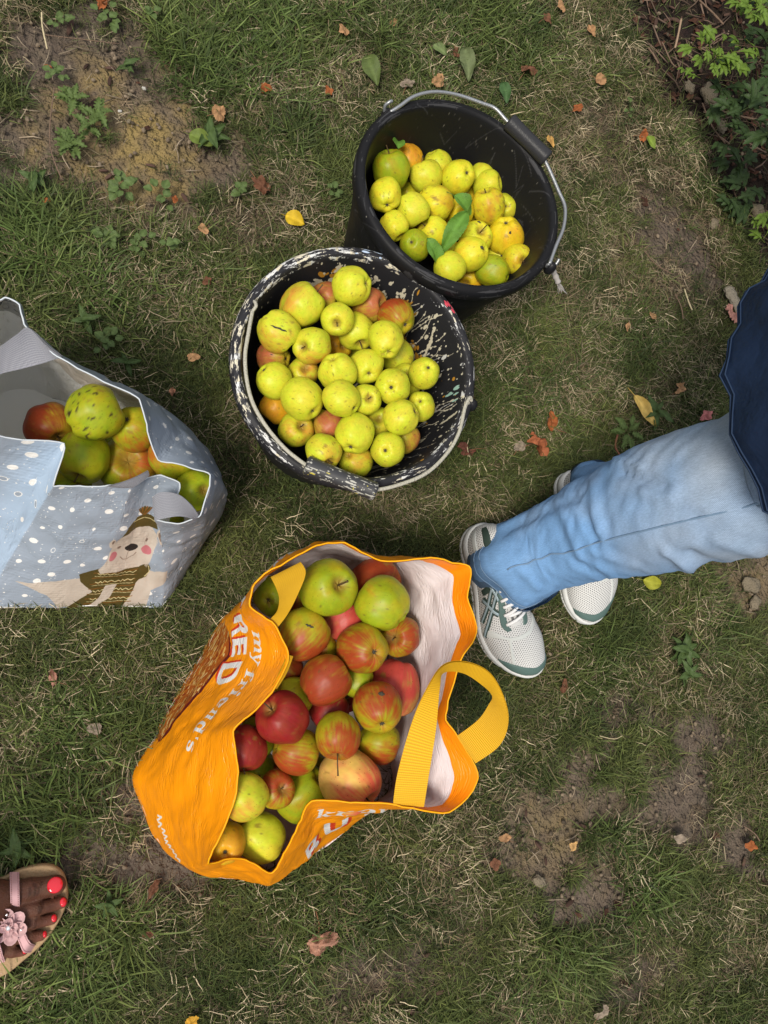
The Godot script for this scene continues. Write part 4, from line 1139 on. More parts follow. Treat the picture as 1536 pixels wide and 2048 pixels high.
func heap(box: String, group: String, rows: Array):
	var mine := []
	for q in rows:
		var w := ray(q[0], q[1])
		var t0: float = (EYE - q[9]) / -w.y
		var best := t0
		var cost := 1e9
		for k in 70:
			var t := t0 + (k - 6) * 0.0025
			var c := Vector3(0, EYE, 0) + w * t
			var r: float = q[2] * t / LENS * 0.985
			if c.y < r * 0.8: break
			var bad := held(box, c, r) * 2.0
			for o in mine: bad += maxf(0.0, (r + o[1]) * 0.955 - c.distance_to(o[0]))
			bad += absf(k - 6) * 0.00016
			if bad < cost: cost = bad; best = t
		var c := Vector3(0, EYE, 0) + w * best
		var r: float = q[2] * best / LENS * 0.985
		mine.append([c, r])
		apple(c, r, q, group)

func facing(dx: float, dy: float) -> Vector3:
	return eye_basis * Vector3(dx, -dy, sqrt(maxf(0.02, 1.0 - dx * dx - dy * dy))).normalized()

func apple(c: Vector3, r: float, q: Array, group: String):
	var rg := RandomNumberGenerator.new(); rg.seed = int(q[0]) * 31 + int(q[1])
	var axis: Vector3
	if q[4] == "n":
		if q[5] == 0 and q[6] == 0: axis = facing(rg.randf_range(-.9, .9), rg.randf_range(-.9, .9)).rotated(facing(0, 0).cross(facing(0.7, 0.7)).normalized(), 1.2)
		else: axis = eye_basis * Vector3(q[5], -q[6], -0.25).normalized()
	else: axis = facing(q[5], q[6]) * (1.0 if q[4] == "s" else -1.0)
	var o := thing("apple", q[10], "apple", c, group)
	var side := axis.cross(Vector3(0.3, 0.2, 0.9)).normalized()
	var b := Basis(side, axis, side.cross(axis))
	var look: Array = looks[q[3]]
	var blush := facing(q[7], q[8]) if q[7] != 0 or q[8] != 0 else Vector3(rg.randfn(), rg.randfn() + 0.4, rg.randfn()).normalized()
	var nu := 88
	var nv := 36
	var p := PackedVector3Array()
	var col := PackedColorArray()
	var uv := PackedVector2Array()
	var off := rg.randf() * 90.0
	var tall := rg.randf_range(1.00, 1.12)
	var squash := rg.randf_range(0.0, 0.05)
	var sq := rg.randf() * TAU
	var tilt := Vector2(rg.randf_range(-.12, .12), rg.randf_range(-.12, .12))
	var bruise := 0.65 if rg.randf() < 0.45 else 0.0
	var knobs := rg.randf_range(0.01, 0.04)
	var scabs := 0.72 if int(q[0]) == 190 and int(q[1]) == 828 else 2.0
	for j in nv + 1:
		var th := PI * j / nv
		var s := sin(th)
		var y := cos(th)
		for k in nu + 1:
			var ph := TAU * (k % nu) / nu
			var rr := pow(s, 0.88) * (1.0 + 0.08 * y) * 1.02
			var yy := y * tall
			if y > 0: yy -= 0.34 * exp(-pow(s / 0.26, 2.0))
			else: yy += 0.20 * exp(-pow(s / 0.22, 2.0))
			var lobes := cos(ph * 5.0 + off) * knobs * (1.0 if y < 0 else 0.5)
			rr *= 1.0 + lobes + squash * cos(ph * 2.0 + sq)
			yy *= 1.0 + lobes * 0.5
			var d := Vector3(rr * cos(ph), yy, rr * sin(ph))
			d *= 1.0 + 0.055 * nz.get_noise_3d(d.x * 0.7 + off, d.y * 0.7, d.z * 0.7)
			d += Vector3(tilt.x, 0, tilt.y) * (yy * yy * 0.5 - 0.2)
			var wd := b * d
			p.append(wd * r); uv.append(Vector2(float(k) / nu, float(j) / nv))
			var e := wd.normalized()
			var broad := nz.get_noise_3d(e.x * 1.3 + off, e.y * 1.3, e.z * 1.3)
			var fine := nz.get_noise_3d(e.x * 6.0 + off, e.y * 6.0 + 3, e.z * 6.0)
			var streak := 0.30 * nz.get_noise_3d(cos(ph) * 4.5 + off, y * 0.7, sin(ph) * 4.5) + 0.75 * nz.get_noise_3d(cos(ph) * 11.0 + off, y * 1.1, sin(ph) * 11.0)
			var cc: Color = look[0].lerp(look[1], clampf(0.5 + broad * 1.3, 0, 1))
			cc = cc * (1.0 + 0.16 * fine)
			var m: float = e.dot(blush) * 0.8 + look[3] * 1.1 + broad * 0.5 + streak * look[4] * 0.78
			var bl := smoothstep(-0.40, 0.80, m)
			if look[3] > -0.99: cc = cc.lerp(look[2] * (1.0 + 0.3 * streak), bl * 0.9)
			var rus := 0.0
			if y > 0.55: rus = smoothstep(0.30, 0.10, s) * 0.75
			rus += smoothstep(0.52 - 0.42 * look[5], 0.9 - 0.35 * look[5], nz.get_noise_3d(e.x * 2.1 + off + 40, e.y * 2.1, e.z * 2.1) + 0.45 * nz.get_noise_3d(e.x * 11 + off, e.y * 11, e.z * 11)) * 0.7
			if y < -0.6: rus += smoothstep(0.16, 0.05, s) * 0.6
			cc = cc.lerp(Color(.26, .15, .035), clampf(rus, 0, 0.85))
			var scab := nz.get_noise_3d(e.x * 2.7 + 7.7, e.y * 2.7, e.z * 2.7 + off)
			if scab > scabs * 0.5: cc = cc.lerp(Color(.045, .03, .015), smoothstep(scabs * 0.5, scabs * 0.5 + 0.1, scab))
			if look[3] <= 0.5 and nz.get_noise_3d(e.x * 4.6 + off + 9, e.y * 4.6, e.z * 4.6) > 0.60: cc = cc.lerp(Color(.10, .07, .02), 0.7)
			var soft := nz.get_noise_3d(e.x * 1.7 + off + 70, e.y * 1.7, e.z * 1.7)
			if soft > 0.42: cc = cc.lerp(Color(.24, .15, .03), smoothstep(0.42, 0.52, soft) * bruise)
			col.append(Color(maxf(cc.r, 0), maxf(cc.g, 0), maxf(cc.b, 0)))
	var sh := Shape.new(); sh.grid(p, nv + 1, nu + 1, uv, col)
	put("skin", sh.mesh(), mats["apple_skin"], o)
	if q[4] == "s" or (q[4] == "n" and rg.randf() < 0.25):
		var st := Shape.new()
		var base := axis * r * (tall - 0.34)
		var lean := Vector3(rg.randfn(), rg.randfn(), rg.randfn()) * 0.16
		var l := rg.randf_range(0.34, 0.6)
		if q[10].contains("long"): l = 0.85
		st.tube([base, base + (axis * 0.5 + lean * 0.3) * r * l, base + (axis + lean) * r * l, base + (axis * 1.04 + lean) * r * l], [r * 0.035, r * 0.028, r * 0.036, r * 0.05], 7)
		put("stalk", st.mesh(), mats["apple_stalk"], o)
	if q[4] == "c":
		var st := Shape.new()
		var base := -axis * r * (tall - 0.205)
		for k in 6:
			var a := TAU * k / 6 + off
			var dir := (b * Vector3(cos(a), 0, sin(a)))
			st.blob(base + dir * r * 0.055, Vector3(0.035, 0.075, 0.035) * r, Basis(dir.cross(axis).normalized(), (dir * 0.8 - axis * 0.75).normalized(), axis), Color.WHITE, 6, 4)
		st.blob(base, Vector3(0.07, 0.05, 0.07) * r, b, Color.WHITE, 8, 4)
		put("calyx", st.mesh(), mats["apple_calyx"], o)
	if q[10].contains("crack") or q[10].contains("nick") or q[10].contains("scar") or q[10].contains("hole"):
		var st := Shape.new()
		var v := facing(.2, .12) if q[10].contains("crack") else facing(.35, -.45) if q[10].contains("nick") else facing(.55, -.1) if q[10].contains("flower end, front") else facing(.15, -.72) if q[10].contains("scar") else facing(.08, .18)
		var long := 0.5 if q[10].contains("crack") else 0.2 if q[10].contains("nick") else 0.14 if q[10].contains("scar") else 0.07
		var e1 := (eye_basis * Vector3(0.94, -0.34, 0)).normalized()
		var path := []
		for k in 9:
			var f := k / 8.0 - 0.5
			var d := (v + e1 * f * 2.0 * long).normalized()
			var loc: Vector3 = b.inverse() * d
			var ss := sqrt(loc.x * loc.x + loc.z * loc.z)
			path.append(d * r * lerpf(tall, 1.0, ss) * 0.985 + (eye_basis * Vector3(0, 0.02 * sin(k * 2.1), 0)) * r)
		st.tube(path, [0.004 * r, 0.03 * r, 0.045 * r, 0.04 * r, 0.05 * r, 0.04 * r, 0.045 * r, 0.03 * r, 0.004 * r] if long > 0.15 else [0.02 * r, 0.06 * r, 0.08 * r, 0.09 * r, 0.1 * r, 0.09 * r, 0.08 * r, 0.05 * r, 0.02 * r], 7)
		put("blemish", st.mesh(), mats["apple_calyx"], o)

# ------------------------------------------------------------------ leaves
func leaf_mesh(l: float, w: float, tooth: float, teeth: int, curl: float, fold: float, c: Color, sd: int, stalk := 0.25) -> ArrayMesh:
	var s := Shape.new()
	var r := RandomNumberGenerator.new(); r.seed = sd
	var nl := 26
	var nw := 6
	var p := PackedVector3Array()
	var col := PackedColorArray()
	var tw := r.randf_range(-0.4, 0.4)
	for k in nl + 1:
		var f := float(k) / nl
		var half := w * 0.5 * pow(sin(PI * pow(f, 0.8)), 0.75) * (1.0 - 0.12 * f)
		if tooth > 0.0: half *= 1.0 - tooth * (1.0 - absf(sin(PI * teeth * f)))
		for j in nw + 1:
			var g := float(j) / nw * 2.0 - 1.0
			var y := curl * l * (0.25 - pow(f - 0.5, 2.0)) + absf(g) * half * fold + 0.05 * l * sin(f * 9.0 + g * 3.0 + sd) * absf(g)
			p.append(Vector3(g * half + 0.12 * l * tw * sin(f * 3.0), y, f * l - l * 0.5))
			var sh := 1.0 + 0.28 * nz.get_noise_2d(p[-1].x * 90 + sd, p[-1].z * 90) + (0.22 if absf(g) < 0.1 else 0.0)
			col.append(Color(c.r * sh, c.g * sh, c.b * sh))
	s.grid(p, nl + 1, nw + 1, PackedVector2Array(), col)
	if stalk > 0.0:
		var a: Vector3 = p[nw / 2]
		s.tube([a + Vector3(0, 0, l * 0.06), a + Vector3(0.03 * l * tw, -0.004, -l * stalk * 0.5), a + Vector3(0.08 * l * tw, -0.008, -l * stalk)], [l * 0.013, l * 0.011, l * 0.014], 5, c * 0.9)
	return s.mesh()

# a dry, lobed and crumpled leaf
func dry_leaf_mesh(l: float, c: Color, sd: int, lobes: int, crumple: float) -> ArrayMesh:
	var s := Shape.new()
	var r := RandomNumberGenerator.new(); r.seed = sd
	var na := 44
	var nr := 6
	var p := PackedVector3Array()
	var col := PackedColorArray()
	var wide := r.randf_range(0.6, 0.95)
	var roll := r.randf_range(-1.0, 1.0) * crumple
	for k in nr + 1:
		var f := float(k) / nr
		for j in na + 1:
			var a := TAU * (j % na) / na
			var e := 0.72 + 0.28 * absf(cos(a * lobes * 0.5 + 0.3)) + 0.06 * sin(a * 17.0 + sd)
			e *= 1.0 + 0.25 * cos(a)
			var x := cos(a) * e * f * l * 0.5
			var z := sin(a) * e * f * l * 0.5 * wide
			var y := roll * z * z * 26.0 + crumple * 0.30 * l * nz.get_noise_2d(x * 45 + sd, z * 45) + crumple * 0.10 * l * f * sin(a * 3.0 + sd) * f
			p.append(Vector3(x, y, z * (1.0 - 0.45 * absf(roll) * f)))
			var sh := 0.8 + 0.55 * nz.get_noise_2d(x * 110 + sd, z * 110) + 0.25 * f
			col.append(Color(c.r * sh, c.g * sh, c.b * sh))
	s.grid(p, nr + 1, na + 1, PackedVector2Array(), col)
	return s.mesh()

# ------------------------------------------------------------------ people
func seen(p: Vector3) -> Vector2:
	var v := eye_basis.inverse() * (p - Vector3(0, EYE, 0))
	return Vector2(768.0 + LENS * v.x / -v.z, 1024.0 - LENS * v.y / -v.z)

func capsule(p: Vector3, q: Array) -> float:
	var ab: Vector3 = q[1] - q[0]
	var h := clampf((p - q[0]).dot(ab) / maxf(ab.length_squared(), 1e-9), 0, 1)
	return p.distance_to(q[0] + ab * h) - lerpf(q[2], q[3], h)

func field(p: Vector3, bones: Array) -> float:
	var f := 1.0
	for q in bones: f = blend(f, capsule(p, q), q[4])
	return f

func blend(a: float, b: float, k: float) -> float:
	var h := maxf(k - absf(a - b), 0.0) / k
	return minf(a, b) - h * h * k * 0.25

# one continuous skin round tapered bones [from, to, radius, radius, softness], as surface nets
func nets(bones: Array, cell: float, tint: Callable) -> ArrayMesh:
	var lo := Vector3.INF
	var hi := -Vector3.INF
	for q in bones:
		for e in 2:
			lo = lo.min(q[e] - Vector3.ONE * (q[2 + e] + cell * 3)); hi = hi.max(q[e] + Vector3.ONE * (q[2 + e] + cell * 3))
	var nx := int((hi.x - lo.x) / cell) + 2
	var ny := int((hi.y - lo.y) / cell) + 2
	var nw := int((hi.z - lo.z) / cell) + 2
	var f := PackedFloat32Array(); f.resize(nx * ny * nw); f.fill(0.08)
	for q in bones:
		var r: float = maxf(q[2], q[3]) + q[4] + cell * 2.5
		var a: Vector3 = (q[0].min(q[1]) - Vector3.ONE * r - lo) / cell
		var b: Vector3 = (q[0].max(q[1]) + Vector3.ONE * r - lo) / cell
		for z in range(maxi(0, int(a.z)), mini(nw - 1, int(b.z)) + 1):
			for y in range(maxi(0, int(a.y)), mini(ny - 1, int(b.y)) + 1):
				for x in range(maxi(0, int(a.x)), mini(nx - 1, int(b.x)) + 1):
					var id := x + nx * (y + ny * z)
					f[id] = blend(f[id], capsule(lo + Vector3(x, y, z) * cell, q), q[4])
	var s := Shape.new()
	var ids := {}
	var step := [1, nx, nx * ny]
	for z in nw - 1:
		for y in ny - 1:
			for x in nx - 1:
				var id := x + nx * (y + ny * z)
				var sum := Vector3.ZERO
				var n := 0
				var inside := 0
				for k in 8:
					if f[id + (k & 1) + nx * ((k >> 1) & 1) + nx * ny * (k >> 2)] < 0: inside += 1
				if inside == 0 or inside == 8: continue
				for k in 8:
					for d in 3:
						if k & (1 << d): continue
						var va := f[id + (k & 1) + nx * ((k >> 1) & 1) + nx * ny * (k >> 2)]
						var vb := f[id + (k & 1) + nx * ((k >> 1) & 1) + nx * ny * (k >> 2) + step[d]]
						if (va < 0) != (vb < 0):
							var pp := Vector3(k & 1, (k >> 1) & 1, k >> 2)
							pp[d] += va / (va - vb)
							sum += pp; n += 1
				var w := lo + (Vector3(x, y, z) + sum / n) * cell
				ids[id] = s.add(w, Vector2.ZERO, tint.call(w))
	for id in ids:
		for d in 3:
			var u: int = step[(d + 1) % 3]
			var v: int = step[(d + 2) % 3]
			if (f[id] < 0) != (f[id + step[d]] < 0) and ids.has(id - u) and ids.has(id - v) and ids.has(id - u - v):
				var q := [ids[id], ids[id - u], ids[id - u - v], ids[id - v]]
				if f[id] < 0: q.reverse()
				s.tri(q[0], q[1], q[2]); s.tri(q[0], q[2], q[3])
	return s.mesh()

func leg_rings(rows: Array) -> Array:      # [[centre, radius], ...] evenly spaced along a leg
	var c := []
	var r := []
	for q in rows: c.append(q[0]); r.append(Vector3(q[1], q[2] if q.size() > 2 else 1.0, 0))
	var o := []
	var steps := 16
	for k in (rows.size() - 1) * steps + 1:
		var f := minf(float(k) / steps, rows.size() - 1.0001)
		var rr := spline(r, f, false)
		o.append([spline(c, f, false), rr.x, rr.y])
	return o

func trouser(rings: Array, sd: float, o: Vector3, folds: Array) -> Array:
	var na := 72
	var p := PackedVector3Array()
	var col := PackedColorArray()
	var uv := PackedVector2Array()
	var length := 0.0
	for k in rings.size():
		var d: Vector3 = (rings[mini(k + 1, rings.size() - 1)][0] - rings[maxi(k - 1, 0)][0]).normalized()
		var e1 := Vector3(0, 0, 1).cross(d).normalized()
		var e2 := d.cross(e1).normalized()
		if k > 0: length += rings[k][0].distance_to(rings[k - 1][0])
		for j in na + 1:
			var a := TAU * (j % na) / na
			var dir := e1 * cos(a) + e2 * sin(a)
			var r: float = rings[k][1]
			var w: Vector3 = rings[k][0] + dir * r
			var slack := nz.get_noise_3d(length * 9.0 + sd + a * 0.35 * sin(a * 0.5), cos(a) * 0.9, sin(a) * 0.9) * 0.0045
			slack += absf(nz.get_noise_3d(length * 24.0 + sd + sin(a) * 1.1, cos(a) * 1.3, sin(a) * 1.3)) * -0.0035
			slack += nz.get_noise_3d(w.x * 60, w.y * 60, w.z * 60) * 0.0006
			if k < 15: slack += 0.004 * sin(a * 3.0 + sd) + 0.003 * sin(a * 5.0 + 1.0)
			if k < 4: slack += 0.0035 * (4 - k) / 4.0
			var q := w + dir * (slack + 0.003)
			var sc := seen(w)
			for g in folds:
				var va := Vector2(g[0], g[1])
				var vb := Vector2(g[2], g[3])
				var cl := Geometry2D.get_closest_point_to_segment(sc, va, vb)
				var dd: float = sc.distance_to(cl) / g[4]
				if dd < 3.0: q += dir * g[5] * (exp(-dd * dd) - 0.45 * exp(-(dd - 1.6) * (dd - 1.6)))
			p.append(q - o)
			var hh := w.y
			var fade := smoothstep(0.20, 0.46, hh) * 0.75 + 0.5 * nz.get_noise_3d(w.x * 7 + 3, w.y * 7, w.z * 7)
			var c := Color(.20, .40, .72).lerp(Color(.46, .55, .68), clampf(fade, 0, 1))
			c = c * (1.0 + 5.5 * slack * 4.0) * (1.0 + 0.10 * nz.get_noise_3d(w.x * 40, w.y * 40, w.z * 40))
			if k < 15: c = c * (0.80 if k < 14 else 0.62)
			col.append(c); uv.append(Vector2(float(j) / na * 10.0, length * 24.0))
	return [p, rings.size(), na + 1, uv, col]

func build_person():
	var base := Vector3(0.66, 0, -0.15)
	var man := thing("person", "person standing in faded blue jeans, white trainers and a dark blue coat", "person", base)
	# body: hidden under the clothes but for head and hands, all above the picture
	var hip := Vector3(0.80, 0.86, -0.22)
	var neck := Vector3(0.82, 1.38, -0.22)
	var bones := [[hip + Vector3(0, 0, -.07), hip + Vector3(0, 0, .07), .10, .10, .05], [hip, neck - Vector3(0, .16, 0), .11, .12, .06], [neck - Vector3(0, .1, -.14), neck - Vector3(0, .1, .14), .05, .05, .05], [neck - Vector3(0, .08, 0), neck + Vector3(.0, .08, 0.01), .055, .05, .03],
		[neck + Vector3(0, .17, .02), neck + Vector3(0, .22, .02), .075, .085, .03], [neck + Vector3(0, .12, .06), neck + Vector3(0, .15, .07), .045, .05, .03], [neck + Vector3(0, .16, .115), neck + Vector3(0, .185, .105), .014, .01, .012],
		[Vector3(.565, .06, -.135), Vector3(.70, .46, -.175), .030, .035, .03], [Vector3(.72, .46, -.175), Vector3(.79, .84, -.20), .035, .06, .04], [Vector3(.71, .06, -.235), Vector3(.80, .46, -.245), .030, .035, .03], [Vector3(.80, .46, -.245), Vector3(.83, .84, -.23), .035, .06, .04]]
	for s in [-1.0, 1.0]:
		var sh := neck + Vector3(s * .17, -.11, 0)
		var el := sh + Vector3(s * .04, -.27, -.02)
		var wr := el + Vector3(-s * .02, .03, .22)
		bones.append([sh, el, .045, .036, .03]); bones.append([el, wr, .034, .024, .02])
		bones.append([wr, wr + Vector3(0, -.07, .02), .026, .03, .02])
		for k in 4: bones.append([wr + Vector3(0, -.07, .0 + k * .014), wr + Vector3(-s * .012, -.145 - (0.008 if k == 1 or k == 2 else 0.0), .01 + k * .014), .010, .008, .008])
		bones.append([wr + Vector3(0, -.02, .035), wr + Vector3(-s * .01, -.085, .068), .011, .009, .01])
	for q in bones: q[0] -= base; q[1] -= base
	var skin := mat("pale_skin", Color.WHITE, 0.5, noise_tex("peel", 0.02), 0.02, 12.0, true, true)
	put("body", nets(bones, 0.013, func(_w): return Color(.55, .36, .27)), skin, man)
	var hair := Shape.new()
	hair.blob(neck + Vector3(0, .225, -.005) - base, Vector3(.098, .095, .105), Basis(), Color.WHITE, 24, 14, 0.03, 4)
	hair.blob(neck + Vector3(0, .12, -.05) - base, Vector3(.085, .14, .06), Basis(), Color.WHITE, 20, 12, 0.04, 7)
	put("hair", hair.mesh(), mat("brown_hair", Color(.05, .03, .018), 0.6, noise_tex("scuff", 0.05), 0.3, 14.0), man)
	# jeans
	var twill := img_tex("twill", 256, 256, func(x, y):
		var k := 0.88 + 0.08 * sin(TAU * (x + y) / 8.0) + 0.07 * nz.get_noise_2d(x * 0.09, y * 0.022) + 0.09 * nz.get_noise_2d(x * 0.3, y * 0.12 + 40)
		return Color(k, k, k))
	var ridge := img_tex("twill_ridge", 256, 256, func(x, y):
		var k := 0.5 + 0.4 * sin(TAU * (x + y) / 8.0) + 0.1 * sin(x * 12.9898 + y * 78.233)
		return Color(k, k, k))
	var denim := cloth("denim", twill, 0.85, ridge, 0.02, Vector3.ONE)
	denim.vertex_color_use_as_albedo = true
	var r1 := leg_rings([[at(1030, 1130, .056), .071], [at(1042, 1123, .085), .068], [at(1105, 1094, .13), .068], [at(1170, 1066, .185), .074], [at(1240, 1040, .245), .084], [at(1350, 1005, .335), .092], [at(1480, 972, .43), .090], [at(1620, 930, .51), .092], [Vector3(.775, .80, -.17), .10]])
	var folds := [[1010, 1062, 1150, 1000, 9.0, -.004], [1120, 1010, 1165, 1110, 11.0, .004], [1150, 985, 1195, 1085, 9.0, -.004], [1185, 965, 1200, 1060, 10.0, .0045], [1235, 925, 1290, 945, 9.0, .005], [1250, 945, 1330, 975, 12.0, -.006], [1290, 985, 1420, 1010, 13.0, .004],
		[1180, 1100, 1270, 1130, 8.0, .003], [1150, 1120, 1210, 1150, 7.0, -.003], [1330, 1100, 1400, 1150, 10.0, .004], [1380, 1110, 1470, 1140, 12.0, -.006], [1430, 1080, 1530, 1110, 12.0, .004], [1040, 1140, 1075, 1175, 8.0, .003]]
	var leg := trouser(r1, 2.0, base, folds)
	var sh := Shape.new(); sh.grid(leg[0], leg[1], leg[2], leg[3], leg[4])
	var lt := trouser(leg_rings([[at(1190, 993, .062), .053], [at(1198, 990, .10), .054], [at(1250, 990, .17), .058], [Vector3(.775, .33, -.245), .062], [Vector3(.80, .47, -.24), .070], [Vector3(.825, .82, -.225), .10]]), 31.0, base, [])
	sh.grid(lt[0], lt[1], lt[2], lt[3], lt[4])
	# inner faces of the hems
	for L in [leg, lt]:
		var n: int = L[2]
		var q := PackedVector3Array()
		var cc := PackedColorArray()
		for row in 2:
			var mid := Vector3.ZERO
			for j in n - 1: mid += L[0][j] / (n - 1)
			for j in n:
				q.append(mid + (L[0][j] - mid) * (1.0 if row == 0 else 0.95) + Vector3.UP * (0.0 if row == 0 else 0.03)); cc.append(Color(.10, .18, .30))
		sh.grid(q, 2, n, PackedVector2Array(), cc, true)
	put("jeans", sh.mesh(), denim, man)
	# raised side seam, hem stitching
	var seam := Shape.new()
	var line := [Vector2(1008, 1140), Vector2(1090, 1114), Vector2(1180, 1088), Vector2(1300, 1055), Vector2(1420, 1028), Vector2(1560, 1000)]
	var path := []
	for k in range(4, leg[1], 2):
		var best := 0
		var cost := 1e9
		for j in leg[2] - 1:
			var w: Vector3 = leg[0][k * leg[2] + j] + base
			var out: Vector3 = w - r1[k][0]
			if out.dot(Vector3(0, EYE, 0) - w) < 0: continue
			var sc := seen(w)
			for e in line.size() - 1:
				var d := sc.distance_to(Geometry2D.get_closest_point_to_segment(sc, line[e], line[e + 1]))
				if d < cost: cost = d; best = j
		if cost < 14.0: path.append(leg[0][k * leg[2] + best] + (leg[0][k * leg[2] + best] + base - r1[k][0]).normalized() * 0.0006)
	if path.size() > 3:
		var even := []
		for k in path.size(): even.append((path[maxi(k - 1, 0)] + path[k] + path[mini(k + 1, path.size() - 1)]) / 3.0)
		seam.tube(even, [0.0013], 6)
	for row in [12, 14]:
		var ring := []
		for j in leg[2]: ring.append(leg[0][row * leg[2] + j] + (leg[0][row * leg[2] + j] + base - r1[row][0]).normalized() * 0.0006)
		seam.tube(ring, [0.0009], 5)
	put("seam", seam.mesh(), mat("seam_thread", Color(.17, .26, .38), 0.9), man)
	# coat
	var coat := Shape.new()
	var cp := PackedVector3Array()
	var na := 56
	var prof := [[.575, .205, .19], [.58, .21, .195], [.64, .205, .19], [.75, .20, .175], [.9, .19, .155], [1.05, .19, .15], [1.2, .205, .15], [1.30, .19, .125], [1.355, .12, .09], [1.385, .07, .07]]
	for k in (prof.size() - 1) * 5 + 1:
		var f := minf(k / 5.0, prof.size() - 1.0001)
		var q := spline([Vector3(prof[0][0], prof[0][1], prof[0][2]), Vector3(prof[1][0], prof[1][1], prof[1][2]), Vector3(prof[2][0], prof[2][1], prof[2][2]), Vector3(prof[3][0], prof[3][1], prof[3][2]), Vector3(prof[4][0], prof[4][1], prof[4][2]), Vector3(prof[5][0], prof[5][1], prof[5][2]), Vector3(prof[6][0], prof[6][1], prof[6][2]), Vector3(prof[7][0], prof[7][1], prof[7][2]), Vector3(prof[8][0], prof[8][1], prof[8][2]), Vector3(prof[9][0], prof[9][1], prof[9][2])], f, false)
		for j in na + 1:
			var a := TAU * (j % na) / na
			var fold := 1.0 + 0.09 * nz.get_noise_3d(cos(a) * 2.2, q.x * 5.0, sin(a) * 2.2) + 0.055 * nz.get_noise_3d(cos(a) * 5, q.x * 9, sin(a) * 7)
			cp.append(Vector3(0.775 + 0.05 * smoothstep(0.6, 1.3, q.x) + cos(a) * q.y * fold, q.x, -0.256 + sin(a) * q.z * fold) - base)
	coat.grid(cp, cp.size() / (na + 1), na + 1)
	for s in [-1.0, 1.0]:
		var a := neck + Vector3(s * .15, -.09, 0) - base
		coat.tube(smooth_path([a, a + Vector3(s * .05, -.14, -.02), a + Vector3(s * .06, -.28, -.02), a + Vector3(s * .05, -.29, .09), a + Vector3(s * .04, -.265, .19)], 5), [0.075, 0.074, 0.072, 0.07, 0.068, 0.066, 0.064, 0.062, 0.06, 0.06, 0.058, 0.056, 0.055, 0.054, 0.053, 0.052, 0.05, 0.05, 0.049, 0.048, 0.048], 18)
	put("coat", coat.mesh(), mat("navy_cloth", Color(.010, .021, .052), 0.55, noise_tex("cloth_folds", 0.012, 512, 5), 0.35, 3.0), man)
	var edge := Shape.new()
	for row in [3, 5]:
		var ring := []
		for j in na + 1: ring.append(cp[row * (na + 1) + j] * Vector3(1, 1, 1) + Vector3(cos(TAU * j / na), 0, sin(TAU * j / na)) * 0.0008)
		edge.tube(ring, [0.0011], 5)
	put("coat_hem", edge.mesh(), mat("navy_thread", Color(.017, .033, .072), 0.7), man)
	shoe(man, base, at(936, 1058, 0), at(1050, 1350, 0), 1.0, "near")
	shoe(man, base, at(1134, 950, 0), at(1168, 1246, 0), -1.0, "far")

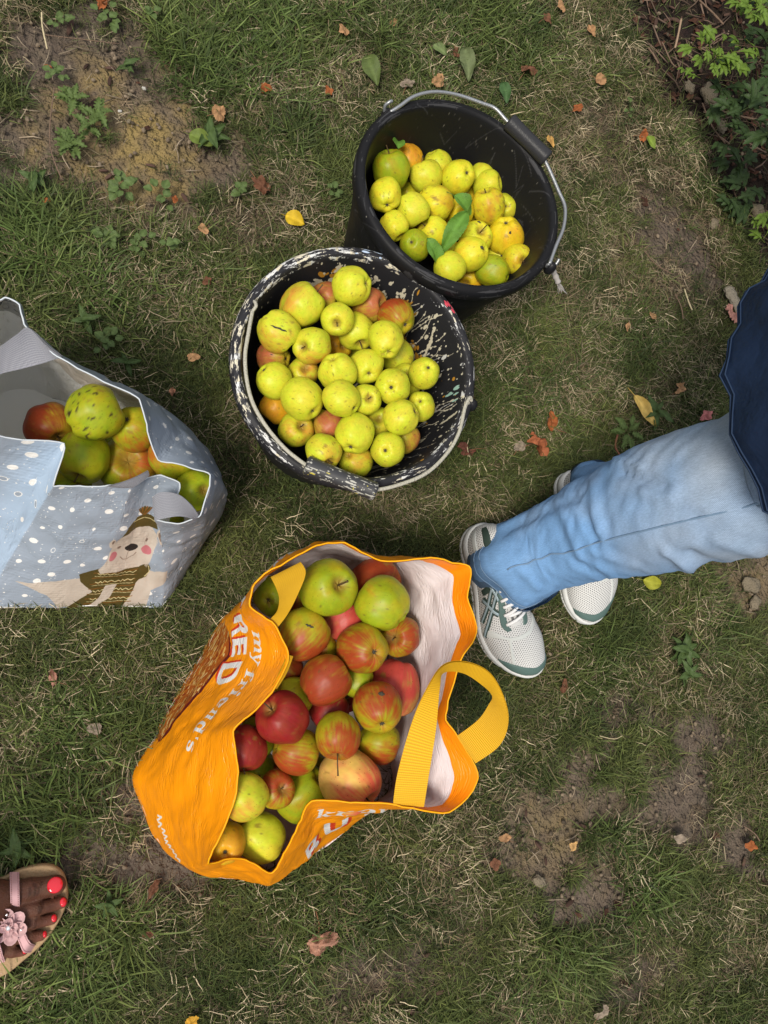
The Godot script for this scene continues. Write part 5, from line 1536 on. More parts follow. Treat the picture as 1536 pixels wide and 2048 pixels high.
# a running shoe along its own axis: s from heel to toe, t from the outer side over the top to the inner side
func shoe(owner_node: Node3D, base: Vector3, heel: Vector3, toe: Vector3, hand: float, which: String):
	var L := heel.distance_to(toe)
	var x := (toe - heel).normalized()
	var z := x.cross(Vector3.UP) * hand      # towards the inner side: image right for the near shoe
	z = -z
	var o := Node3D.new(); o.name = "shoe" if which == "near" else "shoe_001"; owner_node.add_child(o)
	o.position = heel - base
	var half := func(s: float) -> float:
		var w := lerpf(0.036, 0.033, smoothstep(0.0, 0.35, s))
		w = lerpf(w, 0.050, smoothstep(0.35, 0.70, s))
		w = lerpf(w, 0.043, smoothstep(0.74, 0.95, s))
		return w * pow(clampf(1.0 - pow(1.0 - s / 0.16, 2.2) if s < 0.16 else 1.0, 0, 1), 0.5) * pow(clampf(1.0 - pow((s - 0.74) / 0.26, 2.4) if s > 0.74 else 1.0, 0, 1), 0.5)
	var mid := func(s: float) -> float: return 0.010 * sin(PI * s * 1.1 - 0.5) * -1.0 + 0.006 * smoothstep(0.6, 1.0, s)
	var sole_top := func(s: float) -> float: return lerpf(0.042, 0.026, smoothstep(0.15, 0.6, s)) + 0.008 * smoothstep(0.85, 1.0, s)
	var place := func(s: float, y: float, w: float) -> Vector3: return x * (s * L) + Vector3.UP * y + z * (mid.call(s) + w)
	# sole: rings round the outline
	var sole := Shape.new()
	var sp := PackedVector3Array()
	var n := 64
	var levels := [[0.0, 0.80, 0.0], [0.0, 0.98, 0.003], [0.30, 1.05, 0.0], [0.46, 1.03, 0.0], [0.50, 0.99, 0.0], [0.54, 1.04, 0.0], [0.80, 1.06, 0.0], [0.97, 1.03, 0.0], [1.03, 0.97, 0.0], [1.0, 0.6, 0.0]]
	for q in levels:
		for k in n + 1:
			var a := TAU * (k % n) / n
			var s: float = 0.5 - 0.5 * cos(a)
			var side := signf(sin(a)) if absf(sin(a)) > 1e-4 else 0.0
			var ss := clampf(s, 0.0, 1.0)
			var lift: float = 0.012 * pow(smoothstep(0.72, 1.0, ss), 1.6) * (1.0 - q[0])
			var pp: Vector3 = place.call(0.5 + (ss - 0.5) * (0.985 if q[1] < 0.9 else 1.0 + (q[1] - 1.0) * 0.4), q[0] * sole_top.call(ss) + lift + q[2], side * half.call(ss) * q[1])
			sp.append(pp)
	sole.grid(sp, levels.size(), n + 1)
	var rubber := mat("white_midsole", Color(.60, .61, .60), 0.55, noise_tex("scuff", 0.05), 0.06, 12.0)
	put("sole", sole.mesh(), rubber, o)
	# upper
	var top := func(s: float) -> float:
		var h := lerpf(0.098, 0.108, smoothstep(0.0, 0.2, s))
		h = lerpf(h, 0.088, smoothstep(0.25, 0.42, s))
		h = lerpf(h, 0.066, smoothstep(0.42, 0.70, s))
		return lerpf(h, 0.050, smoothstep(0.70, 0.96, s))
	var S := func(s: float, t: float, lift: float) -> Vector3:
		var a := PI * t
		var w: float = half.call(s) * 0.97
		var y0: float = sole_top.call(s) - 0.003
		var hh: float = (top.call(s) - y0) * pow(clampf(w / 0.030, 0.0, 1.0), 0.8)
		var lean := 0.80 + 0.2 * pow(absf(cos(a)), 0.7)
		var p: Vector3 = place.call(s, y0 + hh * pow(sin(a), 0.72) + lift * sin(a), -cos(a) * lean * (w + lift * 1.2))
		return p
	var up := Shape.new()
	var ptsu := PackedVector3Array()
	var uv := PackedVector2Array()
	for k in 61:
		for j in 37:
			var s := lerpf(0.004, 0.996, k / 60.0)
			ptsu.append(S.call(s, j / 36.0, 0.0)); uv.append(Vector2(s * 34.0, j / 36.0 * 19.0))
	up.grid(ptsu, 61, 37, uv)
	var net := img_tex("mesh_cloth", 32, 32, func(x, y):
		var dx := absf(fposmod(x / 16.0 + (0.5 if y < 16 else 0.0), 1.0) - 0.5)
		var dy := absf(fposmod(y / 16.0, 1.0) - 0.5)
		return lin(.13, .13, .13) if dx * dx + dy * dy < 0.055 else lin(.58, .58, .57))
	var neth := img_tex("mesh_height", 32, 32, func(x, y):
		var dx := absf(fposmod(x / 16.0 + (0.5 if y < 16 else 0.0), 1.0) - 0.5)
		var dy := absf(fposmod(y / 16.0, 1.0) - 0.5)
		return Color(0, 0, 0) if dx * dx + dy * dy < 0.055 else Color(1, 1, 1))
	if not mats.has("shoe_mesh"): mats["shoe_mesh"] = cloth("shoe_mesh", net, 0.7, neth, 0.06, Vector3.ONE)
	put("upper", up.mesh(), mats["shoe_mesh"], o)
	var teal := mat("grey_green_leather", Color(.085, .14, .128), 0.45, noise_tex("scuff", 0.05), 0.05, 20.0)
	var dark := mat("dark_green_trim", Color(.035, .055, .045), 0.5, noise_tex("scuff", 0.05), 0.05, 20.0)
	var silver := mat("silver_blue_trim", Color(.36, .46, .50), 0.32, noise_tex("scuff", 0.05), 0.02, 20.0)
	silver.metallic = 0.35
	var leather := mat("white_leather", Color(.53, .55, .53), 0.45, noise_tex("scuff", 0.05), 0.04, 22.0)
	var patch := func(nm: String, m: Material, rows: Array, lift: float):      # rows of [s, t] pairs: a panel laid on the upper
		var g := Shape.new()
		var pl := PackedVector3Array()
		var nu := rows.size() * 4 - 3
		var nv := 9
		var prv := []
		for k in nu:
			var f := minf(k / 4.0, rows.size() - 1.0001)
			var A := spline(rows.map(func(q): return Vector3(q[0], q[1], 0)), f, false)
			var B := spline(rows.map(func(q): return Vector3(q[2], q[3], 0)), f, false)
			for j in nv:
				var w := float(j) / (nv - 1)
				var q := A.lerp(B, w)
				var edge := 0.0 if j == 0 or j == nv - 1 or k == 0 or k == nu - 1 else 1.0
				pl.append(S.call(clampf(q.x, 0.002, 0.998), clampf(q.y, 0.0, 1.0), lerpf(-0.0004, lift, edge)))
		g.grid(pl, nu, nv)
		put(nm, g.mesh(), m, o)
	# side nearest the viewer has t below 0.5
	patch.call("toe_cap", teal, [[.80, .04, .92, .02], [.85, .16, .97, .10], [.915, .32, .988, .32], [.945, .5, .994, .5], [.94, .68, .988, .68], [.92, .84, .97, .90], [.89, .97, .93, .99]], 0.0016)
	patch.call("vamp_trim", leather, [[.60, .0, .66, .0], [.62, .14, .67, .13], [.66, .26, .70, .27], [.70, .34, .73, .36], [.715, .5, .745, .5], [.70, .66, .73, .64], [.66, .76, .70, .74], [.62, .88, .67, .88]], 0.0012)
	patch.call("vamp_trim", leather, [[.70, .34, .70, .385], [.77, .30, .77, .335], [.83, .25, .84, .285], [.87, .2, .88, .24]], 0.0012)
	patch.call("eyestay", teal, [[.40, .30, .40, .40], [.48, .29, .48, .39], [.56, .29, .56, .38], [.63, .31, .63, .39], [.67, .36, .67, .42]], 0.0018)
	patch.call("eyestay", teal, [[.40, .70, .40, .60], [.48, .71, .48, .61], [.56, .71, .56, .62], [.63, .69, .63, .61], [.67, .64, .67, .58]], 0.0018)
	patch.call("heel_counter", dark, [[.02, .26, .02, .40], [.10, .24, .10, .36], [.20, .26, .20, .37], [.30, .24, .31, .36], [.36, .14, .39, .25], [.38, .05, .42, .08]], 0.0016)
	patch.call("heel_trim", leather, [[.02, .06, .02, .14], [.12, .08, .12, .15], [.22, .08, .22, .16], [.32, .04, .33, .10]], 0.0014)
	# crossing stripes on the side: two long curves and two cross bars, each dark with a silver line
	for q in [[[.335, .31], [.40, .22], [.50, .13], [.575, .04]], [[.385, .33], [.46, .25], [.58, .15], [.665, .04]], [[.31, .15], [.36, .21], [.42, .27], [.47, .305]], [[.43, .07], [.47, .15], [.52, .23], [.55, .30]]]:
		for side in ([0] if which == "near" else [0, 1]):
			var a := []
			var b := []
			for k in 4:
				var p0: Array = q[maxi(k - 1, 0)]
				var p1: Array = q[mini(k + 1, 3)]
				var d := Vector2((p1[0] - p0[0]) * 2.2, p1[1] - p0[1]).normalized().orthogonal()
				for e in [[0.034, a], [0.015, b]]:
					var t0: float = q[k][1] + d.y * e[0]
					var t1: float = q[k][1] - d.y * e[0]
					e[1].append([q[k][0] + d.x * e[0] * 0.55, t0 if side == 0 else 1.0 - t0, q[k][0] - d.x * e[0] * 0.55, t1 if side == 0 else 1.0 - t1])
			patch.call("side_stripe", dark, a, 0.0019)
			patch.call("stripe_inlay", silver, b, 0.0027)
	# tongue and laces
	patch.call("tongue", mats["shoe_mesh"], [[.30, .40, .30, .60], [.40, .41, .40, .59], [.55, .41, .55, .59], [.66, .43, .66, .57]], 0.0008)
	var laces := mat("white_lace", Color(.74, .74, .74), 0.8, noise_tex("scuff", 0.05), 0.05, 30.0)
	for q in [[.415, .34, .43, .66, .0], [.475, .34, .425, .60, .35], [.515, .36, .49, .66, .2], [.565, .36, .515, .62, .4], [.575, .40, .56, .66, .25], [.625, .37, .585, .66, .2]]:
		var g := Shape.new()
		var path := []
		for k in 13:
			var f := k / 12.0
			path.append(S.call(lerpf(q[0], q[2], f) + q[4] * 0.03 * sin(PI * f), lerpf(q[1], q[3], f), 0.0035 + 0.0045 * sin(PI * f)))
		g.tube(path, [0.0027], 8, Color.WHITE, true, 0.75)
		put("lace", g.mesh(), laces, o)

func build_foot():
	var c := at(-60, 1850, 0)
	c.y = 0.011
	var P := func(px, py, h): return at(px, py, h + 0.011) - c
	var who := thing("person", "bare dark-skinned foot with red toenails in a pink strapped sandal", "person", c)
	var bones := [[P.call(-14, 1788, .036), P.call(-10, 1885, .030), .0185, .0155, .012], [P.call(-20, 1815, .038), P.call(-150, 1875, .066), .022, .030, .02], [P.call(-20, 1870, .033), P.call(-170, 1900, .045), .017, .026, .02], [P.call(-150, 1880, .05), P.call(-245, 1900, .042), .030, .026, .02],
		[P.call(-175, 1885, .075), P.call(-175, 1885, .075) + Vector3(-.05, .16, .012), .031, .042, .03], [P.call(-175, 1885, .075) + Vector3(-.05, .16, .012), P.call(-175, 1885, .075) + Vector3(-.07, .34, .02), .042, .052, .03],
		[P.call(6, 1790, .034), P.call(60, 1779, .030), .0175, .0142, .008], [P.call(60, 1779, .030), P.call(112, 1770, .028), .0142, .0132, .006],
		[P.call(5, 1829, .037), P.call(75, 1817, .036), .0115, .0094, .004], [P.call(75, 1817, .036), P.call(124, 1805, .026), .0094, .0080, .003],
		[P.call(5, 1852, .034), P.call(66, 1845, .033), .0108, .0088, .004], [P.call(66, 1845, .033), P.call(104, 1838, .024), .0088, .0076, .003],
		[P.call(0, 1874, .032), P.call(55, 1874, .030), .0104, .0085, .004], [P.call(55, 1874, .030), P.call(82, 1871, .023), .0085, .0072, .003],
		[P.call(-12, 1894, .030), P.call(24, 1903, .027), .0100, .0078, .004], [P.call(24, 1903, .027), P.call(46, 1903, .022), .0078, .0064, .003]]
	var warm := Color(.26, .10, .07)
	var tint := func(w: Vector3) -> Color:
		var n := nz.get_noise_3d(w.x * 45, w.y * 45, w.z * 45)
		var k := Color(.105, .047, .030).lerp(Color(.070, .030, .020), clampf(0.4 + n, 0, 1))
		for e in [P.call(125, 1772, .024), P.call(131, 1804, .022), P.call(110, 1838, .021), P.call(88, 1871, .02), P.call(50, 1912, .018), P.call(25, 1925, .018)]:
			k = k.lerp(warm, exp(-pow(w.distance_to(e) / 0.013, 2.0)) * 0.75)
		for q in [[62, 1780], [70, 1781], [78, 1779], [78, 1817], [84, 1815], [70, 1846], [58, 1874]]:      # knuckle creases
			var e: Vector3 = P.call(q[0], q[1], .045)
			if absf(w.x - e.x + 0.15 * (w.z - e.z)) < 0.0016 and absf(w.z - e.z) < 0.008 and w.y > 0.03: k = k * 0.55
		return k
	put("foot", nets(bones, 0.0032, tint), mat("dark_skin", Color.WHITE, 0.42, noise_tex("skin_lines", 0.06, 256, 5), 0.10, 30.0, true, true), who)
	var ground_skin := func(px: float, py: float, h0: float) -> Vector3:      # from above down to the skin
		var p: Vector3 = P.call(px, py, h0)
		for k in 60:
			var f := field(p, bones)
			if f < 0.0005 or p.y < .0175: break
			p -= (ray(px, py).normalized() * -1.0) * maxf(f * 0.8, 0.0005)
		return p
	var polish := mat("red_polish", Color(.62, .010, .024), 0.14)
	polish.clearcoat_enabled = true; polish.clearcoat = 1.0; polish.clearcoat_roughness = 0.05
	for q in [[110, 1770, .0102, .0122, 112, 60], [127, 1804, .0046, .0070, 124, 75], [109, 1836, .0040, .0058, 104, 66], [91, 1868, .0035, .0052, 82, 55], [50, 1902, .0030, .0042, 46, 24]]:
		var p: Vector3 = ground_skin.call(q[0], q[1], .08)
		var e := 0.002
		var nrm := Vector3(field(p + Vector3(e, 0, 0), bones) - field(p - Vector3(e, 0, 0), bones), field(p + Vector3(0, e, 0), bones) - field(p - Vector3(0, e, 0), bones), field(p + Vector3(0, 0, e), bones) - field(p - Vector3(0, 0, e), bones)).normalized()
		var along := Vector3(1, 0, -0.2)
		along = (along - nrm * along.dot(nrm)).normalized()
		var s := Shape.new(); s.blob(p - nrm * 0.0008, Vector3(q[2], 0.0022, q[3] * 0.86), Basis(along, nrm, along.cross(nrm)), Color.WHITE, 20, 8)
		put("toenail", s.mesh(), polish, who)
	# sandal: sole, insole seam, straps, flower
	var sandal := Node3D.new(); sandal.name = "sandal"; who.add_child(sandal)
	var rim := []
	for q in [[0, 1757], [40, 1739], [80, 1730], [108, 1733], [127, 1750], [135, 1783], [132, 1812], [116, 1847], [90, 1884], [50, 1920], [0, 1956], [-100, 1985], [-230, 1975], [-290, 1930], [-290, 1860], [-230, 1815], [-120, 1795]]: rim.append(P.call(q[0], q[1], .017))
	var mid := Vector3.ZERO
	for q in rim: mid += q / rim.size()
	var sp := PackedVector3Array()
	var n := rim.size() * 6
	var lv := [[.002, .94], [.003, .985], [.009, 1.0], [.014, 1.0], [.0175, .985], [.0185, .96], [.0178, .93], [.0176, .5], [.0176, .02]]
	for l in lv:
		for k in n + 1:
			var q := spline(rim, float(k % n) / 6.0, true); q.y = 0
			var m0 := Vector3(mid.x, 0, mid.z)
			sp.append(m0 + (q - m0) * l[1] + Vector3.UP * l[0])
	var sole := Shape.new(); sole.grid(sp, lv.size(), n + 1)
	put("sandal_sole", sole.mesh(), mat("tan_sole", Color(.36, .24, .13), 0.6, noise_tex("scuff", 0.05), 0.08, 16.0), sandal)
	var pink := mat("pink_strap", Color(.60, .36, .37), 0.5, noise_tex("peel", 0.02), 0.03, 30.0)
	var stitch := mat("strap_stitch", Color(.30, .16, .16), 0.8)
	for q in [[[29, 1744], [30, 1770], [31, 1800], [30, 1835]], [[36, 1855], [47, 1880], [56, 1892], [66, 1898]], [[-14, 1868], [-4, 1900], [2, 1926], [6, 1946]], [[-10, 1850], [-60, 1850], [-120, 1830], [-190, 1800]]]:
		var L := []
		var R := []
		var sl := []
		for k in 4:
			var d := Vector2(q[mini(k + 1, 3)][0] - q[maxi(k - 1, 0)][0], q[mini(k + 1, 3)][1] - q[maxi(k - 1, 0)][1]).normalized().orthogonal() * 9.5
			var edge: bool = (k == 0 and q[0][1] == 1744) or (k == 3)
			var a: Vector3 = P.call(q[k][0] + d.x, q[k][1] + d.y, .018) if edge else ground_skin.call(q[k][0] + d.x, q[k][1] + d.y, .09) + Vector3.UP * .002
			var b: Vector3 = P.call(q[k][0] - d.x, q[k][1] - d.y, .018) if edge else ground_skin.call(q[k][0] - d.x, q[k][1] - d.y, .09) + Vector3.UP * .002
			var y := maxf(a.y, b.y)
			if not edge: a.y = lerpf(a.y, y, .8); b.y = lerpf(b.y, y, .8)
			L.append(a); R.append(b)
		var s := Shape.new(); s.ribbon(L, R, 4, 0.0024, 8)
		put("strap", s.mesh(), pink, sandal)
		var st := Shape.new()
		for w in [0.14, 0.86]:
			var A := smooth_path(range(4).map(func(k): return L[k].lerp(R[k], w)), 16)
			for k in range(0, A.size() - 1, 2): st.tube([A[k] + Vector3.UP * .0004, A[k + 1] + Vector3.UP * .0004], [0.0005], 4)
		put("stitching", st.mesh(), stitch, sandal)
	var f := Node3D.new(); f.name = "flower"; sandal.add_child(f)
	f.position = ground_skin.call(20, 1850, .09) + Vector3.UP * 0.004
	var petal := mat("pink_petal", Color(.56, .36, .36), 0.38, noise_tex("peel", 0.02), 0.03, 40.0)
	var gem := mat("clear_gem", Color(.85, .85, .88), 0.05)
	gem.metallic = 0.6
	var fl := Shape.new()
	var gm := Shape.new()
	for k in 6:
		var a := TAU * k / 6 + 0.3
		var d := Vector3(cos(a), 0, sin(a))
		petal_on(fl, d, 0.0125, 0.013, 0.0, k)
		if k % 2 == 0: gm.blob(d * 0.016 + Vector3.UP * 0.0045, Vector3(.0018, .0014, .0018), Basis(), Color.WHITE, 8, 5)
	for k in 4: petal_on(fl, Vector3(cos(TAU * k / 4), 0, sin(TAU * k / 4)), 0.0055, 0.008, 0.0030, k + 7)
	gm.blob(Vector3.UP * 0.0075, Vector3(.0034, .0024, .0034), Basis(), Color.WHITE, 10, 6)
	put("petals", fl.mesh(), petal, f)
	put("gems", gm.mesh(), gem, f)

func petal_on(s: Shape, d: Vector3, r: float, size: float, y: float, k: int):
	var p := PackedVector3Array()
	var side := d.cross(Vector3.UP)
	for i in 8:
		for j in 13:
			var f := i / 7.0
			var a := TAU * (j % 12) / 12
			var q := d * (r + cos(a) * size * 0.85 * f) + side * (sin(a) * size * 0.72 * f)
			q.y = y + 0.0035 * f * f + 0.0012 * sin(a * 2 + k) + (0.0012 if f > 0.85 else 0.0)
			p.append(q)
	s.grid(p, 8, 13)

# ------------------------------------------------------------------ plants
func leafy(o: Node3D, mesh: Mesh, m: Material, where: Vector3, yaw: float, pitch: float, roll: float, size: float):
	var l := put("leaf", mesh, m, o)
	l.transform = Transform3D(Basis(Vector3.UP, yaw) * Basis(Vector3.RIGHT, pitch) * Basis(Vector3.BACK, roll) * Basis.from_scale(Vector3.ONE * size), where - o.position)
	return l

func lobed_leaf(l: float, c: Color, sd: int) -> ArrayMesh:      # a leaf cut into three or five rounded fingers
	var s := Shape.new()
	var r := RandomNumberGenerator.new(); r.seed = sd
	var fingers := [[0.0, 1.0, 0.0], [0.62, 0.72, 0.30], [-0.62, 0.70, 0.30], [0.95, 0.42, 0.16], [-0.95, 0.44, 0.16]]
	for q in fingers:
		var p := PackedVector3Array()
		var col := PackedColorArray()
		var dir := Vector3(sin(q[0]), 0, cos(q[0]))
		var side := Vector3(dir.z, 0, -dir.x)
		for k in 9:
			var f := k / 8.0
			var w := l * 0.105 * (0.55 + 0.75 * sin(PI * pow(f, 1.25))) * (1.0 if k < 8 else 0.12) * (1.0 - 0.25 * absf(q[0]))
			for j in 5:
				var g := j / 4.0 * 2.0 - 1.0
				var b: Vector3 = dir * (l * q[1] * f * (1.0 - q[2] * 0.5)) + Vector3(0, 0, l * q[2]) + side * w * g
				b.y = l * (0.10 * sin(f * PI * 0.8) - 0.14 * f * f) + absf(g) * w * 0.35 - absf(q[0]) * 0.02 * l + r.randf_range(-.004, .004) * l
				p.append(b)
				var sh := 0.9 + 0.3 * nz.get_noise_2d(b.x * 90 + sd, b.z * 90) + (0.22 if j == 2 else 0.0)
				col.append(Color(c.r * sh, c.g * sh, c.b * sh))
		s.grid(p, 9, 5, PackedVector2Array(), col)
	s.tube([Vector3(0, 0, l * 0.2), Vector3(0, -0.02 * l, -l * 0.12), Vector3(0, -0.08 * l, -l * 0.35)], [l * 0.016, l * 0.014, l * 0.018], 5, Color(c.r * 1.3, c.g * 1.1, c.b))
	return s.mesh()

func build_plants():
	var green := mat("leaf_green", Color.WHITE, 0.42, noise_tex("veins", 0.06), 0.06, 30.0, true, true)
	green.backlight_enabled = true; green.backlight = Color(0.35, 0.45, 0.15)
	var bark := mat("thin_bark", Color(.09, .06, .04), 0.9, noise_tex("scuff", 0.05), 0.2, 20.0)
	var r := RandomNumberGenerator.new(); r.seed = 77
	var young := []
	var old := []
	for k in 4:
		young.append(lobed_leaf(0.040, Color(.115, .185, .028), 50 + k)); old.append(lobed_leaf(0.050, Color(.038, .066, .022), 60 + k))
	# big shrub over the mulch bed: dark old leaves under bright young shoots
	var base := at(1560, 190, 0)
	var shrub := thing("shrub", "dark leaved shrub with bright lime young shoots overhanging the mulch bed", "shrub", base)
	var stems := Shape.new()
	var shoots := [[1395, 150, .16], [1405, 105, .17], [1440, 118, .19], [1425, 80, .18], [1470, 90, .20], [1500, 25, .24], [1525, 8, .26], [1490, 5, .24], [1535, 40, .25], [1460, 130, .18]]
	for q in shoots:
		var tip := at(q[0], q[1], q[2])
		stems.tube(smooth_path([Vector3.ZERO + Vector3(0, 0.0, 0), (tip - base) * 0.5 + Vector3(0, 0.05, 0), tip - base]), [0.0035, 0.0025, 0.0022, 0.002, 0.0018, 0.0016, 0.0015, 0.0014, 0.0012, 0.0011, 0.001, 0.0009, 0.0008], 6)
	put("stem", stems.mesh(), bark, shrub)
	for q in shoots:
		for k in 4:
			var p := at(q[0] + r.randfn() * 15, q[1] + r.randfn() * 13, q[2] + r.randf_range(-.02, .02))
			leafy(shrub, young[r.randi() % 4], green, p, r.randf() * TAU, r.randf_range(-.5, .3), r.randf_range(-.4, .4), r.randf_range(0.5, 0.9))
	var spots := 0
	while spots < 290:
		var q := Vector2(r.randf_range(1400, 1800), r.randf_range(-120, 470))
		var edge := 1425.0 + 36.0 * sin(q.y * 0.02) + absf(q.y - 190.0) * 0.16 + (80.0 if q.y > 300 else 0.0) + (50.0 if q.y < 60 else 0.0)
		if q.x < edge: continue
		spots += 1
		var h := clampf(0.05 + (q.x - edge) * 0.0012 + r.randf_range(-.02, .04), 0.03, 0.36)
		leafy(shrub, old[r.randi() % 4], green, at(q.x, q.y, h), r.randf() * TAU, r.randf_range(-.5, .4), r.randf_range(-.5, .5), r.randf_range(0.55, 0.95))
	for q in [[1480, 335, .05, "small grey-green sprig of lobed leaves at the edge of the mulch bed", 9, 1.0], [1468, 395, .04, "low lobed weed spreading below the sprig at the bed's edge", 8, 1.0], [1528, 430, .07, "bright green shoot at the right edge above the coat", 5, 0.9]]:
		var o := thing("bed_plant", q[3], "plant", at(q[0], q[1], 0), "small plants along the mulch bed")
		for k in q[4]:
			var p := at(q[0] + r.randfn() * 17, q[1] + r.randfn() * 17, q[2] * r.randf_range(.5, 1.1))
			leafy(o, (young if q[0] == 1528 else old)[r.randi() % 4], green, p, TAU * k / q[4] + r.randf(), r.randf_range(-.3, .2), 0, q[5] * r.randf_range(.7, 1.05))
	# weeds in the lawn: x, y, kind, leaves, leaf size, spread, label
	var fern := []
	var oval := []
	var disc := []
	for k in 3:
		fern.append(leaf_mesh(0.042, 0.022, 0.62, 6, 0.3, 0.2, Color(.085, .125, .036), 80 + k))
		oval.append(leaf_mesh(0.05, 0.017, 0.12, 7, 0.35, 0.3, Color(.06, .095, .030), 90 + k))
		disc.append(leaf_mesh(0.018, 0.016, 0.10, 5, 0.2, 0.25, Color(.085, .125, .04), 95 + k))
	for q in [
		[150, 215, fern, 6, .9, 17, "feathery green weed, upper of the clump on the bare patch"], [200, 245, fern, 5, .85, 15, "feathery weed at the right end of the clump on the bare patch"], [145, 300, fern, 7, .95, 17, "feathery green weed, lower of the clump on the bare patch"], [180, 270, fern, 4, .8, 16, "darker feathery weed in the middle of the clump on the bare patch"],
		[215, 50, disc, 10, 1.1, 22, "round leaved creeping weed beside the orange leaf at the top left"], [125, 60, disc, 7, 1.0, 16, "round leaved weed under the pale straw stem"], [300, 45, disc, 5, .9, 12, "small pair of round leaves near the top edge of the bare patch"], [118, 160, disc, 8, .9, 15, "tiny round leaved weed at the left of the bare patch"],
		[245, 385, disc, 11, 1.2, 22, "round leaved weed along the lower edge of the bare patch"], [325, 405, disc, 8, 1.1, 20, "round leaved weed to the right along the lower edge of the bare patch"], [215, 480, disc, 9, 1.1, 20, "bright round leaved weed in the turf below the bare patch"], [280, 500, disc, 8, 1.0, 22, "round leaved weed trailing below the bare patch"], [345, 500, disc, 6, 1.0, 16, "round leaved weed at the end of the trail below the bare patch"], [480, 395, disc, 5, 1.1, 12, "two green leaves beside the brown oak-like leaf"],
		[75, 378, oval, 3, 1.0, 8, "long grey-green leaf weed near the left edge"], [420, 285, oval, 6, 1.3, 10, "broad leaved weed with yellow-green blades right of the bare patch"], [258, 150, oval, 4, .7, 8, "single upright small weed on the bare patch"],
		[1242, 868, fern, 7, .9, 20, "dark lobed weed above the jeans"], [1300, 830, oval, 7, .9, 16, "leafy weed beside the yellow curled leaf"], [1355, 1300, oval, 9, 1.15, 13, "dark rosette weed right of the trainers"], [1360, 1345, oval, 5, 1.0, 10, "drooping weed leaves below the rosette"],
		[215, 690, disc, 8, 1.1, 20, "flat round leaved weed right of the grey-blue bag's strap"], [175, 650, oval, 4, .8, 12, "narrow leaved weed above the grey-blue bag"], [255, 735, oval, 4, .8, 14, "weed flattened along the grey-blue bag's far rim"],
		[665, 395, disc, 5, 1.0, 12, "small weed left of the rear bucket"], [1250, 230, disc, 4, .8, 12, "tiny green weed in the dry grass right of the rear bucket"], [40, 1890 - 200, oval, 5, 1.0, 14, "weed above the sandalled foot"], [220, 1800, oval, 5, .75, 11, "broad bladed weed right of the sandal"]]:
		var o := thing("weed", q[6], "weed", at(q[0], q[1], 0), "weeds growing in the lawn")
		var off := r.randf() * TAU
		for k in (q[3] + 4 if q[2] == fern else q[3]):
			var a: float = off + TAU * k / q[3] + r.randf_range(-.3, .3)
			var p := at(q[0], q[1], 0)
			var d: float = (at(q[0] + q[5], q[1], 0) - p).length()
			if q[2] == disc: d *= r.randf_range(.2, 1.5)
			p += Vector3(sin(a), 0, cos(a)) * d
			p.y = 0.012 + r.randf_range(0.0, 0.018)
			var l := put("leaf", q[2][r.randi() % 3], green, o)
			l.transform = Transform3D(Basis(Vector3.UP, a) * Basis(Vector3.RIGHT, r.randf_range(-.25, .15)) * Basis.from_scale(Vector3.ONE * q[4] * r.randf_range(.6, .95)), p - o.position)

